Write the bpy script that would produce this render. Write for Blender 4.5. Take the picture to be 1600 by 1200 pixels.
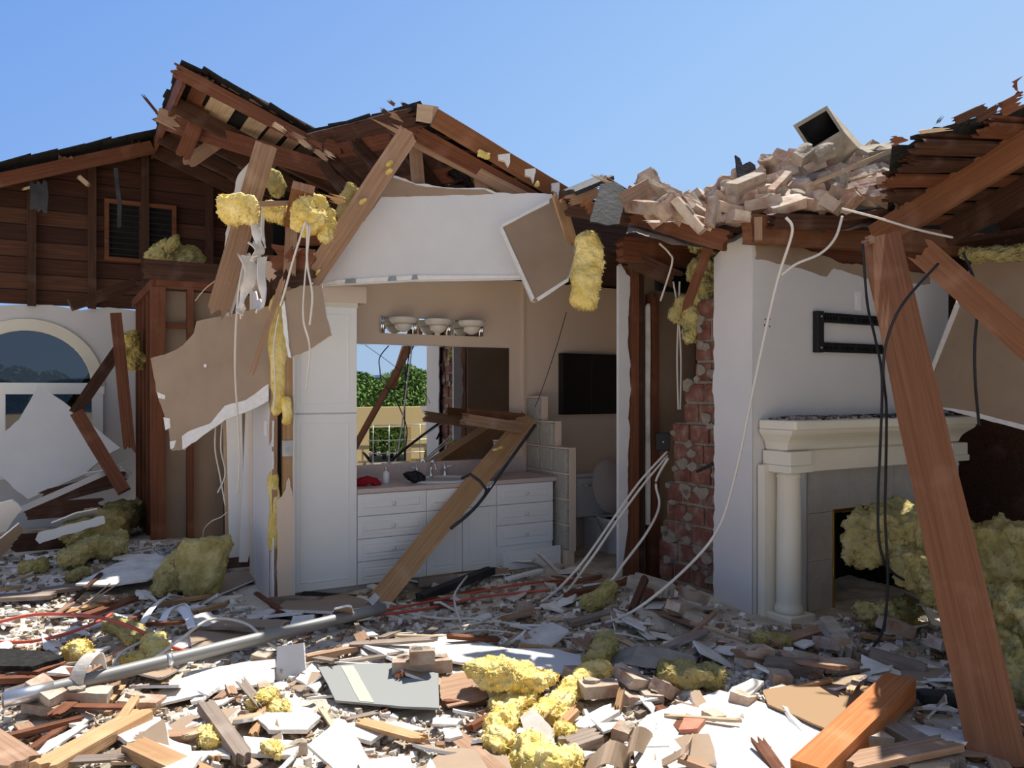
import bpy, bmesh, math, random
from mathutils import Vector, Matrix, noise
S = bpy.context.scene
for o in list(bpy.data.objects): bpy.data.objects.remove(o, do_unlink=True)
COL = S.collection
R = math.radians
# ------------------------------------------------------------------ camera
F, EYE = 1246.0, 1.68            # focal length in pixels of a 1600 px wide frame, eye height
cam = bpy.data.objects.new('camera', bpy.data.cameras.new('camera'))
COL.objects.link(cam)
cam.location = (0, 0, EYE); cam.rotation_euler = (R(90), 0, 0)
cam.data.sensor_width = 36; cam.data.lens = 36*F/1600; cam.data.shift_y = 10/1600
cam.data.clip_start = .05; cam.data.clip_end = 3000
S.camera = cam
# ------------------------------------------------------------------ sky
W = bpy.data.worlds.new('sky'); S.world = W; W.use_nodes = True
nt = W.node_tree; nt.nodes.clear()
def wn(t, **k):
    n = nt.nodes.new(t)
    for a, b in k.items(): setattr(n, a, b)
    return n
tc = wn('ShaderNodeTexCoord'); dot = wn('ShaderNodeVectorMath', operation='DOT_PRODUCT'); dot.inputs[1].default_value = (.62, .12, -.95)
nt.links.new(tc.outputs['Generated'], dot.inputs[0])
mr = wn('ShaderNodeMapRange'); mr.inputs[1].default_value = -.72; mr.inputs[2].default_value = .42
nt.links.new(dot.outputs['Value'], mr.inputs[0])
cr = wn('ShaderNodeValToRGB')
cr.color_ramp.elements[0].color = (.150, .325, .80, 1)
cr.color_ramp.elements[1].color = (.49, .66, .90, 1)
e = cr.color_ramp.elements.new(.55); e.color = (.35, .57, .93, 1)
nt.links.new(mr.outputs[0], cr.inputs[0])
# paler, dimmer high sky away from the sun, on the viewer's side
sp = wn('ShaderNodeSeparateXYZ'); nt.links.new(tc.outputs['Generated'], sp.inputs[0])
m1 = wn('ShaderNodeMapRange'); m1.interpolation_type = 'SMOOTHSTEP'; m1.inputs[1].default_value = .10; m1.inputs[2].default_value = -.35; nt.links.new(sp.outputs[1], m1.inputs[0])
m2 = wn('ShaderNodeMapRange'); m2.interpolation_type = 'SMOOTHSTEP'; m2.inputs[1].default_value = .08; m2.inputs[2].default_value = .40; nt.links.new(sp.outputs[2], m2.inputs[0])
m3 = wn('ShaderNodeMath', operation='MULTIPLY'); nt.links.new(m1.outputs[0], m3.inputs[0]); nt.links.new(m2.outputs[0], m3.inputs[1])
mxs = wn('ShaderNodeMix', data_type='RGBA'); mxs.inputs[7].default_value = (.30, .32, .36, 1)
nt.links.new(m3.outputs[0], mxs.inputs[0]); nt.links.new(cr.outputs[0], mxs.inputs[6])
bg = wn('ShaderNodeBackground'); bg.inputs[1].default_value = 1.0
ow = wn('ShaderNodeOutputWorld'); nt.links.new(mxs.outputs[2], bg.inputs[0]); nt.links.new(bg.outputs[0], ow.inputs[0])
# ------------------------------------------------------------------ sun: high, behind the house, to the right
SUN = Vector((.20, .385, .90)).normalized()
sl = bpy.data.lights.new('sun', 'SUN'); sl.energy = 8.5; sl.angle = R(.55); sl.color = (1, .95, .86)
so = bpy.data.objects.new('sun', sl); COL.objects.link(so)
so.rotation_euler = SUN.to_track_quat('Z', 'Y').to_euler()
S.view_settings.view_transform = 'Standard'; S.view_settings.look = 'None'
S.view_settings.exposure = 0.0; S.view_settings.gamma = 1.0
try: S.view_settings.use_curve_mapping = False
except Exception: pass
try: S.cycles.max_bounces = 8; S.cycles.use_denoising = True
except Exception: pass
# ------------------------------------------------------------------ geometry helpers
CA, SA = math.cos(R(30)), math.sin(R(30))   # the house stands turned 30 degrees: u runs along its walls, v runs into it
def UV(u, v, z=0.0): return Vector((CA*u - SA*v, SA*u + CA*v, z))
UD, VD, ZD = Vector((CA, SA, 0)), Vector((-SA, CA, 0)), Vector((0, 0, 1))
HM = Matrix(((CA, -SA, 0, 0), (SA, CA, 0, 0), (0, 0, 1, 0), (0, 0, 0, 1)))
def P(px, py, d): return Vector(((px-800)/F*d, d, EYE-(py-610)/F*d))
def ray(px, py): return Vector(((px-800)/F, 1, -(py-610)/F))
def onv(px, py, v):
    r = ray(px, py); return Vector((0, 0, EYE)) + r*(v/r.dot(VD))
def onu(px, py, u):
    r = ray(px, py); return Vector((0, 0, EYE)) + r*(u/r.dot(UD))
class Plane3:
    def __init__(s, a, b, c):
        s.a = a; s.n = (b-a).cross(c-a).normalized()
        if s.n.dot(Vector((0, 0, EYE))-a) < 0: s.n = -s.n       # normal towards the viewer
    def hit(s, px, py):
        o = Vector((0, 0, EYE)); r = ray(px, py)
        return o + r*((s.a-o).dot(s.n)/r.dot(s.n))
def nz(p, f=1.0, seed=0.0):
    return noise.noise(Vector((p[0]*f+seed*7.31, p[1]*f-seed*3.17, p[2]*f+seed*1.7)))
def hgt(x, y):                                 # top of the dust and small debris on the slab
    u = CA*x + SA*y; v = -SA*x + CA*y
    h = .07 + .05*noise.noise(Vector((x*.9, y*.9, 1.3))) + .025*noise.noise(Vector((x*2.7, y*2.7, 5.3)))
    h += .13*math.exp(-((x-.75)**2/.5+(y-5.9)**2/.35))
    h += .17*math.exp(-((x+3.5)**2/1.2+(y-7.2)**2/1.6))
    h += .12*math.exp(-((x-2.9)**2/.6+(y-5.0)**2/.3))
    h += .10*math.exp(-((x+1.6)**2/1.5+(y-5.1)**2/.3))
    return h
def G(px, py, lift=0.0):
    r = ray(px, py); z = .1; p = None
    for _ in range(25):
        t = (z+lift-EYE)/r.z; p = r*t; z = hgt(p.x, p.y)
    return Vector((p.x, p.y, z+lift))
def frame(x, y=None, z=None):
    """rotation whose X axis is x and whose Z axis leans to z"""
    x = x.normalized()
    if z is None: z = Vector((0, 0, 1)) if abs(x.z) < .95 else Vector((0, -1, 0))
    y = z.cross(x).normalized(); z = x.cross(y)
    return Matrix((x, y, z)).transposed().to_4x4()
def at(m, loc):
    m = m.copy(); m.translation = loc; return m
class MB:
    def __init__(s): s.v = []; s.f = []; s.m = []; s.sm = []
    def add(s, vs, fs, mi=0, sm=False):
        b = len(s.v); s.v += [tuple(q) for q in vs]
        for f in fs: s.f.append([b+i for i in f]); s.m.append(mi); s.sm.append(sm)
        return s
    def box(s, x0, y0, z0, x1, y1, z1, mi=0, M=None, bev=0.0):
        if bev:
            vs = []; b = bev
            bm = bmesh.new(); bmesh.ops.create_cube(bm, size=1)
            for q in bm.verts: q.co = Vector((x0+(q.co.x+.5)*(x1-x0), y0+(q.co.y+.5)*(y1-y0), z0+(q.co.z+.5)*(z1-z0)))
            bmesh.ops.bevel(bm, geom=bm.edges[:], offset=b, segments=2, affect='EDGES', profile=.5)
            bm.verts.ensure_lookup_table()
            vs = [q.co.copy() for q in bm.verts]; fs = [[q.index for q in f.verts] for f in bm.faces]; bm.free()
        else:
            vs = [Vector(q) for q in ((x0,y0,z0),(x1,y0,z0),(x1,y1,z0),(x0,y1,z0),(x0,y0,z1),(x1,y0,z1),(x1,y1,z1),(x0,y1,z1))]
            fs = [(0,3,2,1),(4,5,6,7),(0,1,5,4),(1,2,6,5),(2,3,7,6),(3,0,4,7)]
        if M is not None: vs = [M @ q for q in vs]
        return s.add(vs, fs, mi)
    def prism(s, pts, z0, z1, mi=0, mtop=None, medge=None, M=None):
        n = len(pts)
        ar = sum(pts[i][0]*pts[(i+1) % n][1]-pts[(i+1) % n][0]*pts[i][1] for i in range(n))
        if ar < 0: pts = pts[::-1]
        vs = [Vector((a, b, z0)) for a, b in pts] + [Vector((a, b, z1)) for a, b in pts]
        if M is not None: vs = [M @ q for q in vs]
        b = len(s.v); s.v += [tuple(q) for q in vs]
        s.f.append([b+i for i in range(n)][::-1]); s.m.append(mi); s.sm.append(False)
        s.f.append([b+n+i for i in range(n)]); s.m.append(mi if mtop is None else mtop); s.sm.append(False)
        for i in range(n):
            j = (i+1) % n
            s.f.append([b+i, b+j, b+n+j, b+n+i]); s.m.append(mi if medge is None else medge); s.sm.append(False)
        return s
    def lathe(s, prof, n=24, mi=0, M=None, sm=True):
        vs = []; fs = []; k = len(prof)
        for r, z in prof:
            for i in range(n):
                a = 2*math.pi*i/n; vs.append(Vector((r*math.cos(a), r*math.sin(a), z)))
        for j in range(k-1):
            for i in range(n):
                i2 = (i+1) % n; fs.append((j*n+i, j*n+i2, (j+1)*n+i2, (j+1)*n+i))
        fs.append(tuple(range(n))[::-1]); fs.append(tuple((k-1)*n+i for i in range(n)))
        if M is not None: vs = [M @ q for q in vs]
        return s.add(vs, fs, mi, sm)
    def tube(s, pts, r, n=8, mi=0):
        pts = [Vector(p) for p in pts]; vs = []; fs = []; k = len(pts); up = Vector((.13, .21, .97))
        for i, p in enumerate(pts):
            t = (pts[min(i+1, k-1)]-pts[max(i-1, 0)])
            t = t.normalized() if t.length > 1e-9 else Vector((1, 0, 0))
            a = t.cross(up)
            if a.length < .05: a = t.cross(Vector((1, 0, 0)))
            a.normalize(); b = t.cross(a)
            rr = r[i] if isinstance(r, (list, tuple)) else r
            for j in range(n):
                w = 2*math.pi*j/n; vs.append(p + (a*math.cos(w)+b*math.sin(w))*rr)
        for i in range(k-1):
            for j in range(n):
                j2 = (j+1) % n; fs.append((i*n+j, (i+1)*n+j, (i+1)*n+j2, i*n+j2))
        fs.append(tuple(range(n))); fs.append(tuple((k-1)*n+j for j in range(n))[::-1])
        return s.add(vs, fs, mi, True)
    def build(s, name, mats, parent=None, M=None, bevel=0.0):
        me = bpy.data.meshes.new(name); me.from_pydata(s.v, [], s.f)
        if not isinstance(mats, (list, tuple)): mats = [mats]
        for m in mats: me.materials.append(m)
        for i, p in enumerate(me.polygons): p.material_index = s.m[i]; p.use_smooth = s.sm[i]
        bm = bmesh.new(); bm.from_mesh(me); bmesh.ops.recalc_face_normals(bm, faces=bm.faces[:]); bm.to_mesh(me); bm.free()
        me.update()
        o = bpy.data.objects.new(name, me); COL.objects.link(o)
        if parent is not None: o.parent = parent
        if M is not None: o.matrix_local = M
        if bevel:
            b = o.modifiers.new('bevel', 'BEVEL'); b.width = bevel; b.segments = 2; b.limit_method = 'ANGLE'
        return o
def tag(o, label=None, cat=None, group=None, kind=None):
    if label: o['label'] = label
    if cat: o['category'] = cat
    if group: o['group'] = group
    if kind: o['kind'] = kind
    return o
def struct(o, label=None):
    o['kind'] = 'structure'
    if label: o['label'] = label
    return o
def thing(name, label, cat, M=None, group=None):
    o = bpy.data.objects.new(name, None); COL.objects.link(o); o.empty_display_size = .1
    if M is not None: o.matrix_world = M
    return tag(o, label, cat, group)
def copy_tree(o, parent=None):
    c = o.copy(); COL.objects.link(c)
    if parent is not None:
        c.parent = parent; c.matrix_parent_inverse = o.matrix_parent_inverse.copy(); c.matrix_basis = o.matrix_basis.copy()
    for ch in list(o.children): copy_tree(ch, c)
    return c
def spline(pts, n=10):
    pts = [Vector(p) for p in pts]; out = []; k = len(pts)
    for i in range(k-1):
        p0, p1, p2, p3 = pts[max(i-1, 0)], pts[i], pts[i+1], pts[min(i+2, k-1)]
        for j in range(n):
            t = j/n
            out.append(.5*((2*p1)+(p2-p0)*t+(2*p0-5*p1+4*p2-p3)*t*t+(3*p1-p0-3*p2+p3)*t**3))
    out.append(pts[-1]); return out
# ------------------------------------------------------------------ materials
def newmat(name, rough=.8, metal=0.0, spec=.3):
    m = bpy.data.materials.new(name); m.use_nodes = True
    b = m.node_tree.nodes['Principled BSDF']
    b.inputs['Roughness'].default_value = rough; b.inputs['Metallic'].default_value = metal
    b.inputs['Specular IOR Level'].default_value = spec
    return m, m.node_tree, b
def ramp(t, stops):
    r = t.nodes.new('ShaderNodeValToRGB'); r.color_ramp.elements[0].position = stops[0][0]; r.color_ramp.elements[0].color = (*stops[0][1], 1)
    r.color_ramp.elements[1].position = stops[-1][0]; r.color_ramp.elements[1].color = (*stops[-1][1], 1)
    for p, c in stops[1:-1]:
        q = r.color_ramp.elements.new(p); q.color = (*c, 1)
    return r
def noisy(name, stops, scale=6.0, stretch=(1, 1, 1), rough=.85, bump=.3, bscale=None, detail=6, spec=.25, metal=0.0, distort=.0, vary=.0, dist=.01):
    m, t, b = newmat(name, rough, metal, spec)
    tcn = t.nodes.new('ShaderNodeTexCoord'); mp = t.nodes.new('ShaderNodeMapping'); mp.inputs['Scale'].default_value = stretch
    t.links.new(tcn.outputs['Object'], mp.inputs[0])
    oi = t.nodes.new('ShaderNodeObjectInfo')
    ml = t.nodes.new('ShaderNodeVectorMath'); ml.operation = 'MULTIPLY_ADD'
    ml.inputs[1].default_value = (37, 53, 71); t.links.new(mp.outputs[0], ml.inputs[2]); 
    cx = t.nodes.new('ShaderNodeCombineXYZ')
    for i in range(3): t.links.new(oi.outputs['Random'], cx.inputs[i])
    t.links.new(cx.outputs[0], ml.inputs[0])
    n = t.nodes.new('ShaderNodeTexNoise'); n.inputs['Scale'].default_value = scale; n.inputs['Detail'].default_value = detail; n.inputs['Distortion'].default_value = distort
    n.inputs['Roughness'].default_value = .62
    t.links.new(ml.outputs[0], n.inputs['Vector'])
    r = ramp(t, stops); t.links.new(n.outputs['Fac'], r.inputs[0])
    col = r.outputs[0]
    if vary:
        hs = t.nodes.new('ShaderNodeHueSaturation'); ma = t.nodes.new('ShaderNodeMapRange')
        ma.inputs[3].default_value = 1-vary; ma.inputs[4].default_value = 1+vary
        t.links.new(oi.outputs['Random'], ma.inputs[0]); t.links.new(ma.outputs[0], hs.inputs['Value']); t.links.new(col, hs.inputs['Color']); col = hs.outputs[0]
    t.links.new(col, b.inputs['Base Color'])
    if bump:
        n2 = t.nodes.new('ShaderNodeTexNoise'); n2.inputs['Scale'].default_value = bscale or scale*2; n2.inputs['Detail'].default_value = 5
        t.links.new(ml.outputs[0], n2.inputs['Vector'])
        bp = t.nodes.new('ShaderNodeBump'); bp.inputs['Strength'].default_value = bump; bp.inputs['Distance'].default_value = dist
        t.links.new(n2.outputs['Fac'], bp.inputs['Height']); t.links.new(bp.outputs[0], b.inputs['Normal'])
    return m
def wood(name, dark, mid, light, rough=.75, vary=.15):
    m = noisy(name, [(.22, dark), (.5, mid), (.80, light)], 3.0, (.45, 22, 22), rough, .35, 9, 7, .2, distort=.5, vary=vary)
    t = m.node_tree; b = t.nodes['Principled BSDF']; src = b.inputs['Base Color'].links[0].from_socket
    tcn = t.nodes.new('ShaderNodeTexCoord'); mp = t.nodes.new('ShaderNodeMapping'); mp.inputs['Scale'].default_value = (1.9, 6.5, 6.5); t.links.new(tcn.outputs['Object'], mp.inputs[0])
    vo = t.nodes.new('ShaderNodeTexVoronoi'); vo.inputs['Scale'].default_value = 1.0; t.links.new(mp.outputs[0], vo.inputs['Vector'])
    mr_ = t.nodes.new('ShaderNodeMapRange'); mr_.inputs[1].default_value = .05; mr_.inputs[2].default_value = .12; mr_.inputs[3].default_value = .75; mr_.inputs[4].default_value = 0; t.links.new(vo.outputs['Distance'], mr_.inputs[0])
    mx = t.nodes.new('ShaderNodeMix'); mx.data_type = 'RGBA'; mx.inputs[7].default_value = (*[c*.45 for c in dark], 1)
    t.links.new(mr_.outputs[0], mx.inputs[0]); t.links.new(src, mx.inputs[6])
    # pale scuffs and dust
    n3 = t.nodes.new('ShaderNodeTexNoise'); n3.inputs['Scale'].default_value = 5; n3.inputs['Detail'].default_value = 6; t.links.new(tcn.outputs['Object'], n3.inputs['Vector'])
    m4 = t.nodes.new('ShaderNodeMapRange'); m4.inputs[1].default_value = .55; m4.inputs[2].default_value = .75; m4.inputs[4].default_value = .35; t.links.new(n3.outputs['Fac'], m4.inputs[0])
    mx2 = t.nodes.new('ShaderNodeMix'); mx2.data_type = 'RGBA'; mx2.inputs[7].default_value = (*[min(1, c*1.25+.05) for c in light], 1)
    t.links.new(m4.outputs[0], mx2.inputs[0]); t.links.new(mx.outputs[2], mx2.inputs[6]); t.links.new(mx2.outputs[2], b.inputs['Base Color'])
    return m
M = {}
M['wood_red'] = wood('old red brown timber', (.085, .029, .014), (.15, .055, .027), (.21, .085, .043))
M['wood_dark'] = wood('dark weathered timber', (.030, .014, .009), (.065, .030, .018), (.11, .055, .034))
M['wood_tan'] = wood('tan dusty timber', (.19, .11, .065), (.31, .19, .12), (.42, .28, .19))
M['wood_orange'] = wood('fresh orange timber', (.31, .165, .075), (.43, .25, .125), (.51, .33, .18))
M['wood_pale'] = wood('pale split timber', (.33, .22, .13), (.5, .36, .23), (.62, .48, .33))
M['wood_grey'] = wood('grey brown dusty timber', (.13, .10, .08), (.23, .18, .145), (.34, .28, .23))
M['wood_post'] = wood('reddish brown rafter timber', (.14, .053, .022), (.20, .083, .037), (.26, .12, .058))
M['paper'] = noisy('brown plasterboard paper', [(.3, (.285, .205, .14)), (.7, (.35, .26, .185))], 3, (1, 1, 1), .9, .1, 40, vary=.06)
M['drywall'] = noisy('painted plasterboard', [(.3, (.60, .59, .585)), (.7, (.66, .65, .645))], 2.5, (1, 1, 1), .75, .08, 60, vary=.05)
M['drywall_dusty'] = noisy('dusty broken plasterboard', [(.3, (.52, .48, .43)), (.55, (.70, .66, .60)), (.75, (.80, .77, .72))], 7, (1, 1, 1), .9, .3, 30, vary=.16)
M['gypsum'] = noisy('white gypsum core', [(.3, (.70, .68, .65)), (.7, (.82, .80, .77))], 20, (1, 1, 1), .95, .6, 60)
M['wall_pink'] = noisy('pinkish beige wall paint', [(.3, (.70, .555, .43)), (.7, (.74, .59, .465))], 1.5, (1, 1, 1), .7, .06, 80)
M['wall_white'] = noisy('off white wall paint', [(.3, (.60, .58, .565)), (.7, (.65, .63, .615))], 1.5, (1, 1, 1), .75, .1, 70)
M['white_paint'] = noisy('white lacquer', [(.3, (.84, .83, .81)), (.7, (.87, .86, .84))], 2, (1, 1, 1), .42, .0, spec=.45)
M['cream'] = noisy('cream painted mantel', [(.3, (.70, .65, .53)), (.7, (.77, .72, .60))], 2, (1, 1, 1), .5, .05, 40, spec=.4)
M['tile'] = noisy('beige stone tile', [(.3, (.42, .38, .33)), (.6, (.50, .46, .40)), (.8, (.56, .52, .46))], 5, (1, 1, 1), .4, .05, 40, spec=.4, distort=1.2)
M['counter'] = noisy('pinkish laminate', [(.3, (.56, .44, .40)), (.7, (.64, .51, .47))], 30, (1, 1, 1), .4, .0, spec=.4)
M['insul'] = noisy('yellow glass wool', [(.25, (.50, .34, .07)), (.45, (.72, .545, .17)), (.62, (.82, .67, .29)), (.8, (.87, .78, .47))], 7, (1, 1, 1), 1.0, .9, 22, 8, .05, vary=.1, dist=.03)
M['insul_old'] = noisy('dusty greenish glass wool', [(.25, (.24, .19, .07)), (.5, (.40, .335, .135)), (.75, (.54, .465, .24))], 7, (1, 1, 1), 1.0, .9, 22, 8, .05, vary=.12, dist=.03)  # dusty wool, darker so that shadowed pieces carry shade in the colour
M['brick'] = noisy('dusty pink brick', [(.28, (.24, .12, .08)), (.40, (.37, .24, .175)), (.52, (.46, .36, .28)), (.68, (.56, .48, .39))], 7, (1, 1, 1), .92, .6, 28, 7, .15, vary=.22)
M['brick_red'] = noisy('old red chimney brick', [(.3, (.11, .042, .030)), (.50, (.20, .085, .060)), (.60, (.25, .15, .115)), (.70, (.33, .27, .215))], 7, (1, 1, 1), .92, .6, 24, 7, .15)
M['mortar'] = noisy('grey tan mortar', [(.3, (.29, .24, .185)), (.7, (.43, .375, .30))], 14, (1, 1, 1), .95, .8, 40)
M['mortar_dirty'] = noisy('dirty chimney mortar', [(.3, (.20, .165, .125)), (.7, (.32, .27, .215))], 14, (1, 1, 1), .95, .8, 40)
M['dust'] = noisy('plaster dust and dirt on the slab', [(.28, (.22, .18, .14)), (.42, (.42, .36, .29)), (.56, (.62, .55, .46)), (.7, (.76, .70, .61))], 2.6, (1, 1, 1), .97, .9, 24, 10, .1, distort=.4, dist=.02)
M['shingle'] = noisy('black asphalt shingle', [(.35, (.010, .010, .010)), (.65, (.028, .026, .024)), (.85, (.09, .085, .08))], 30, (1, 1, 1), .9, .8, 60, spec=.2)
M['felt'] = noisy('grey black roofing felt', [(.3, (.018, .018, .020)), (.7, (.05, .05, .053))], 5, (1, 1, 1), .7, .3, 30, spec=.3)
M['flue'] = noisy('stained clay flue tile', [(.3, (.26, .21, .15)), (.55, (.42, .36, .27)), (.75, (.52, .46, .36))], 6, (1, 1, 1), .9, .5, 30)
M['soot'] = noisy('black soot', [(.3, (.006, .006, .006)), (.7, (.018, .017, .016))], 6, (1, 1, 1), 1, .2)  # soot in firebox and flue; on the roof space sheets, painted shade
M['steel'] = noisy('dull galvanised steel', [(.3, (.27, .28, .28)), (.7, (.45, .46, .46))], 9, (1, 1, 1), .42, .1, 30, metal=.75)
M['alu'] = noisy('bright aluminium', [(.3, (.62, .62, .64)), (.7, (.8, .8, .82))], 9, (1, 1, 1), .3, .05, 30, metal=.9)
M['chrome'] = newmat('chrome', .08, 1.0)[0]; M['chrome'].node_tree.nodes['Principled BSDF'].inputs['Base Color'].default_value = (.86, .87, .88, 1)
M['mirror'] = newmat('mirror silver', .004, 1.0)[0]; M['mirror'].node_tree.nodes['Principled BSDF'].inputs['Base Color'].default_value = (.80, .82, .82, 1)
M['brass'] = newmat('polished brass', .22, 1.0)[0]; M['brass'].node_tree.nodes['Principled BSDF'].inputs['Base Color'].default_value = (.78, .55, .20, 1)
def flat(key, name, c, rough=.6, spec=.3, metal=0):
    M[key] = newmat(name, rough, metal, spec)[0]; M[key].node_tree.nodes['Principled BSDF'].inputs['Base Color'].default_value = (*c, 1)
flat('conduit', 'weathered grey conduit', (.24, .24, .23), .5, .3, .25)
flat('black_metal', 'black powder coat', (.012, .012, .013), .5)
flat('black_gloss', 'black cabinet doors', (.010, .008, .008), .35)
flat('rubber', 'black rubber cable', (.014, .014, .015), .5)
flat('wire_white', 'white cable', (.66, .61, .54), .5)
flat('wire_red', 'red cable', (.52, .10, .07), .5)
flat('twine', 'thin tan wire', (.50, .38, .27), .6)
flat('porcelain', 'white porcelain', (.72, .71, .71), .18, .5)
flat('porcelain_lid', 'dusty toilet lid', (.56, .52, .50), .45, .4)
flat('plastic_white', 'white plastic', (.78, .77, .76), .4)
flat('red_cloth', 'red cloth', (.33, .012, .022), .9)
flat('black_cloth', 'black plastic bag', (.012, .012, .013), .6)
flat('opal', 'opal glass bowl', (.78, .72, .62), .35, .5)
flat('board_grey', 'grey cement board', (.25, .255, .245), .85)
flat('board_stripe', 'pale adhesive band', (.42, .41, .34), .9)
flat('slot', 'dark gap', (.02, .017, .015), .8)
flat('leaf_brown', 'brown hardboard', (.30, .19, .10), .8)
flat('beige_stucco', 'beige stucco', (.62, .46, .22), .9)
flat('deck', 'pale concrete deck', (.60, .50, .38), .9)
flat('hill', 'far blue hills', (.22, .30, .40), 1.0, 0)
flat('twig', 'twigs', (.10, .075, .045), .9)
def glass(key, name, col, glossy=.12, tint=(1, 1, 1)):
    m = bpy.data.materials.new(name); m.use_nodes = True; t = m.node_tree; t.nodes.clear()
    o = t.nodes.new('ShaderNodeOutputMaterial'); tr = t.nodes.new('ShaderNodeBsdfTransparent'); tr.inputs[0].default_value = (*col, 1)
    g = t.nodes.new('ShaderNodeBsdfGlossy'); g.inputs['Roughness'].default_value = .02; g.inputs[0].default_value = (*tint, 1)
    mx = t.nodes.new('ShaderNodeMixShader'); mx.inputs[0].default_value = glossy
    t.links.new(tr.outputs[0], mx.inputs[1]); t.links.new(g.outputs[0], mx.inputs[2]); t.links.new(mx.outputs[0], o.inputs[0]); M[key] = m
glass('tinted', 'tinted window glass', (.25, .245, .23), .06)
m, t, b = newmat('rippled glass block', .18, 0, .5)
b.inputs['Base Color'].default_value = (.74, .70, .60, 1); b.inputs['Transmission Weight'].default_value = .45; b.inputs['IOR'].default_value = 1.3
tcn = t.nodes.new('ShaderNodeTexCoord'); wv = t.nodes.new('ShaderNodeTexNoise'); wv.inputs['Scale'].default_value = 22; wv.inputs['Distortion'].default_value = 1.5
bp = t.nodes.new('ShaderNodeBump'); bp.inputs['Strength'].default_value = .8; bp.inputs['Distance'].default_value = .03
t.links.new(tcn.outputs['Object'], wv.inputs['Vector']); t.links.new(wv.outputs['Fac'], bp.inputs['Height']); t.links.new(bp.outputs[0], b.inputs['Normal'])
M['glass_block'] = m
m, t, b = newmat('sunlit leaves', .6, 0, .25)
oi = t.nodes.new('ShaderNodeNewGeometry'); rr = ramp(t, [(.0, (.035, .075, .015)), (.5, (.085, .17, .03)), (1.0, (.20, .30, .07))])
t.links.new(oi.outputs['Random Per Island'], rr.inputs[0]); t.links.new(rr.outputs[0], b.inputs['Base Color'])
M['leaf'] = m
# siding boards with dark joints on the gable, inside face
m, t, b = newmat('rough brown gable boards', .85)
tcn = t.nodes.new('ShaderNodeTexCoord'); sx = t.nodes.new('ShaderNodeSeparateXYZ'); t.links.new(tcn.outputs['Object'], sx.inputs[0])
def mth(op, a, bb=None):
    n = t.nodes.new('ShaderNodeMath'); n.operation = op
    for i, q in enumerate((a, bb)):
        if q is None: continue
        if isinstance(q, (int, float)): n.inputs[i].default_value = q
        else: t.links.new(q, n.inputs[i])
    return n.outputs[0]
row = mth('MULTIPLY', sx.outputs[1], 1/.19); fr = mth('FRACT', row); fl = mth('FLOOR', row)
wnz = t.nodes.new('ShaderNodeTexWhiteNoise'); wnz.noise_dimensions = '1D'; t.links.new(fl, wnz.inputs['W'])
mp = t.nodes.new('ShaderNodeMapping'); mp.inputs['Scale'].default_value = (.8, 14, 1); t.links.new(tcn.outputs['Object'], mp.inputs[0])
nn = t.nodes.new('ShaderNodeTexNoise'); nn.inputs['Scale'].default_value = 3; nn.inputs['Detail'].default_value = 6; t.links.new(mp.outputs[0], nn.inputs['Vector'])
sm = mth('ADD', mth('MULTIPLY', nn.outputs['Fac'], .7), mth('MULTIPLY', wnz.outputs['Value'], .35))
rr = ramp(t, [(.3, (.04, .015, .009)), (.55, (.075, .029, .016)), (.9, (.14, .065, .033))]); t.links.new(sm, rr.inputs[0])
gp = mth('LESS_THAN', fr, .07); mx = t.nodes.new('ShaderNodeMix'); mx.data_type = 'RGBA'; mx.inputs[7].default_value = (.012, .007, .005, 1)
t.links.new(gp, mx.inputs[0]); t.links.new(rr.outputs[0], mx.inputs[6]); t.links.new(mx.outputs[2], b.inputs['Base Color'])
M['gable'] = m
BOARD = [M['paper'], M['drywall'], M['gypsum']]          # back, front, edge
# ------------------------------------------------------------------ builders
def plank_mb(L, w, t, seed, splinter=(0.0, 0.0), warp=.004):
    rnd = random.Random(seed); nx = max(4, int(L/.12)); ny = 8
    s0 = [rnd.random()*splinter[0] for _ in range(ny+1)]; s1 = [rnd.random()*splinter[1] for _ in range(ny+1)]
    mb = MB(); vs = []; fs = []
    for zi in (0, 1):
        for i in range(nx+1):
            for j in range(ny+1):
                f = i/nx; x0 = s0[j]; x1 = L-s1[j]
                x = x0+(x1-x0)*f
                y = (j/ny-.5)*w; z = (zi-.5)*t
                if j in (0, ny): y += nz((x, j, zi), 3, seed)*warp
                z += nz((x, y*4, 0), 1.5, seed+9)*warp
                vs.append((x, y, z))
    st = ny+1; off = (nx+1)*st
    for i in range(nx):
        for j in range(ny):
            a = i*st+j
            fs.append((a, a+1, a+st+1, a+st)); b = a+off; fs.append((b, b+st, b+st+1, b+1))
        a = i*st; fs.append((a, a+st, a+st+off, a+off)); a = i*st+ny; fs.append((a, a+off, a+st+off, a+st))
    for j in range(ny):
        a = j; fs.append((a, a+off, a+off+1, a+1)); a = nx*st+j; fs.append((a, a+1, a+1+off, a+off))
    mb.add(vs, fs); return mb
_seed = [100]
def plank(name, p0, p1, w, t, mat, label=None, cat=None, face=None, splinter=(0, 0), group=None, parent=None, kind=None, warp=.004):
    p0 = Vector(p0); p1 = Vector(p1); _seed[0] += 1
    x = p1-p0
    if face is None: face = Vector((0, 0, EYE))-(p0+p1)/2
    o = plank_mb(x.length, w, t, _seed[0], splinter, warp).build(name, M[mat] if isinstance(mat, str) else mat, parent, at(frame(x, z=Vector(face)), p0))
    return tag(o, label, cat, group, kind)
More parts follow.
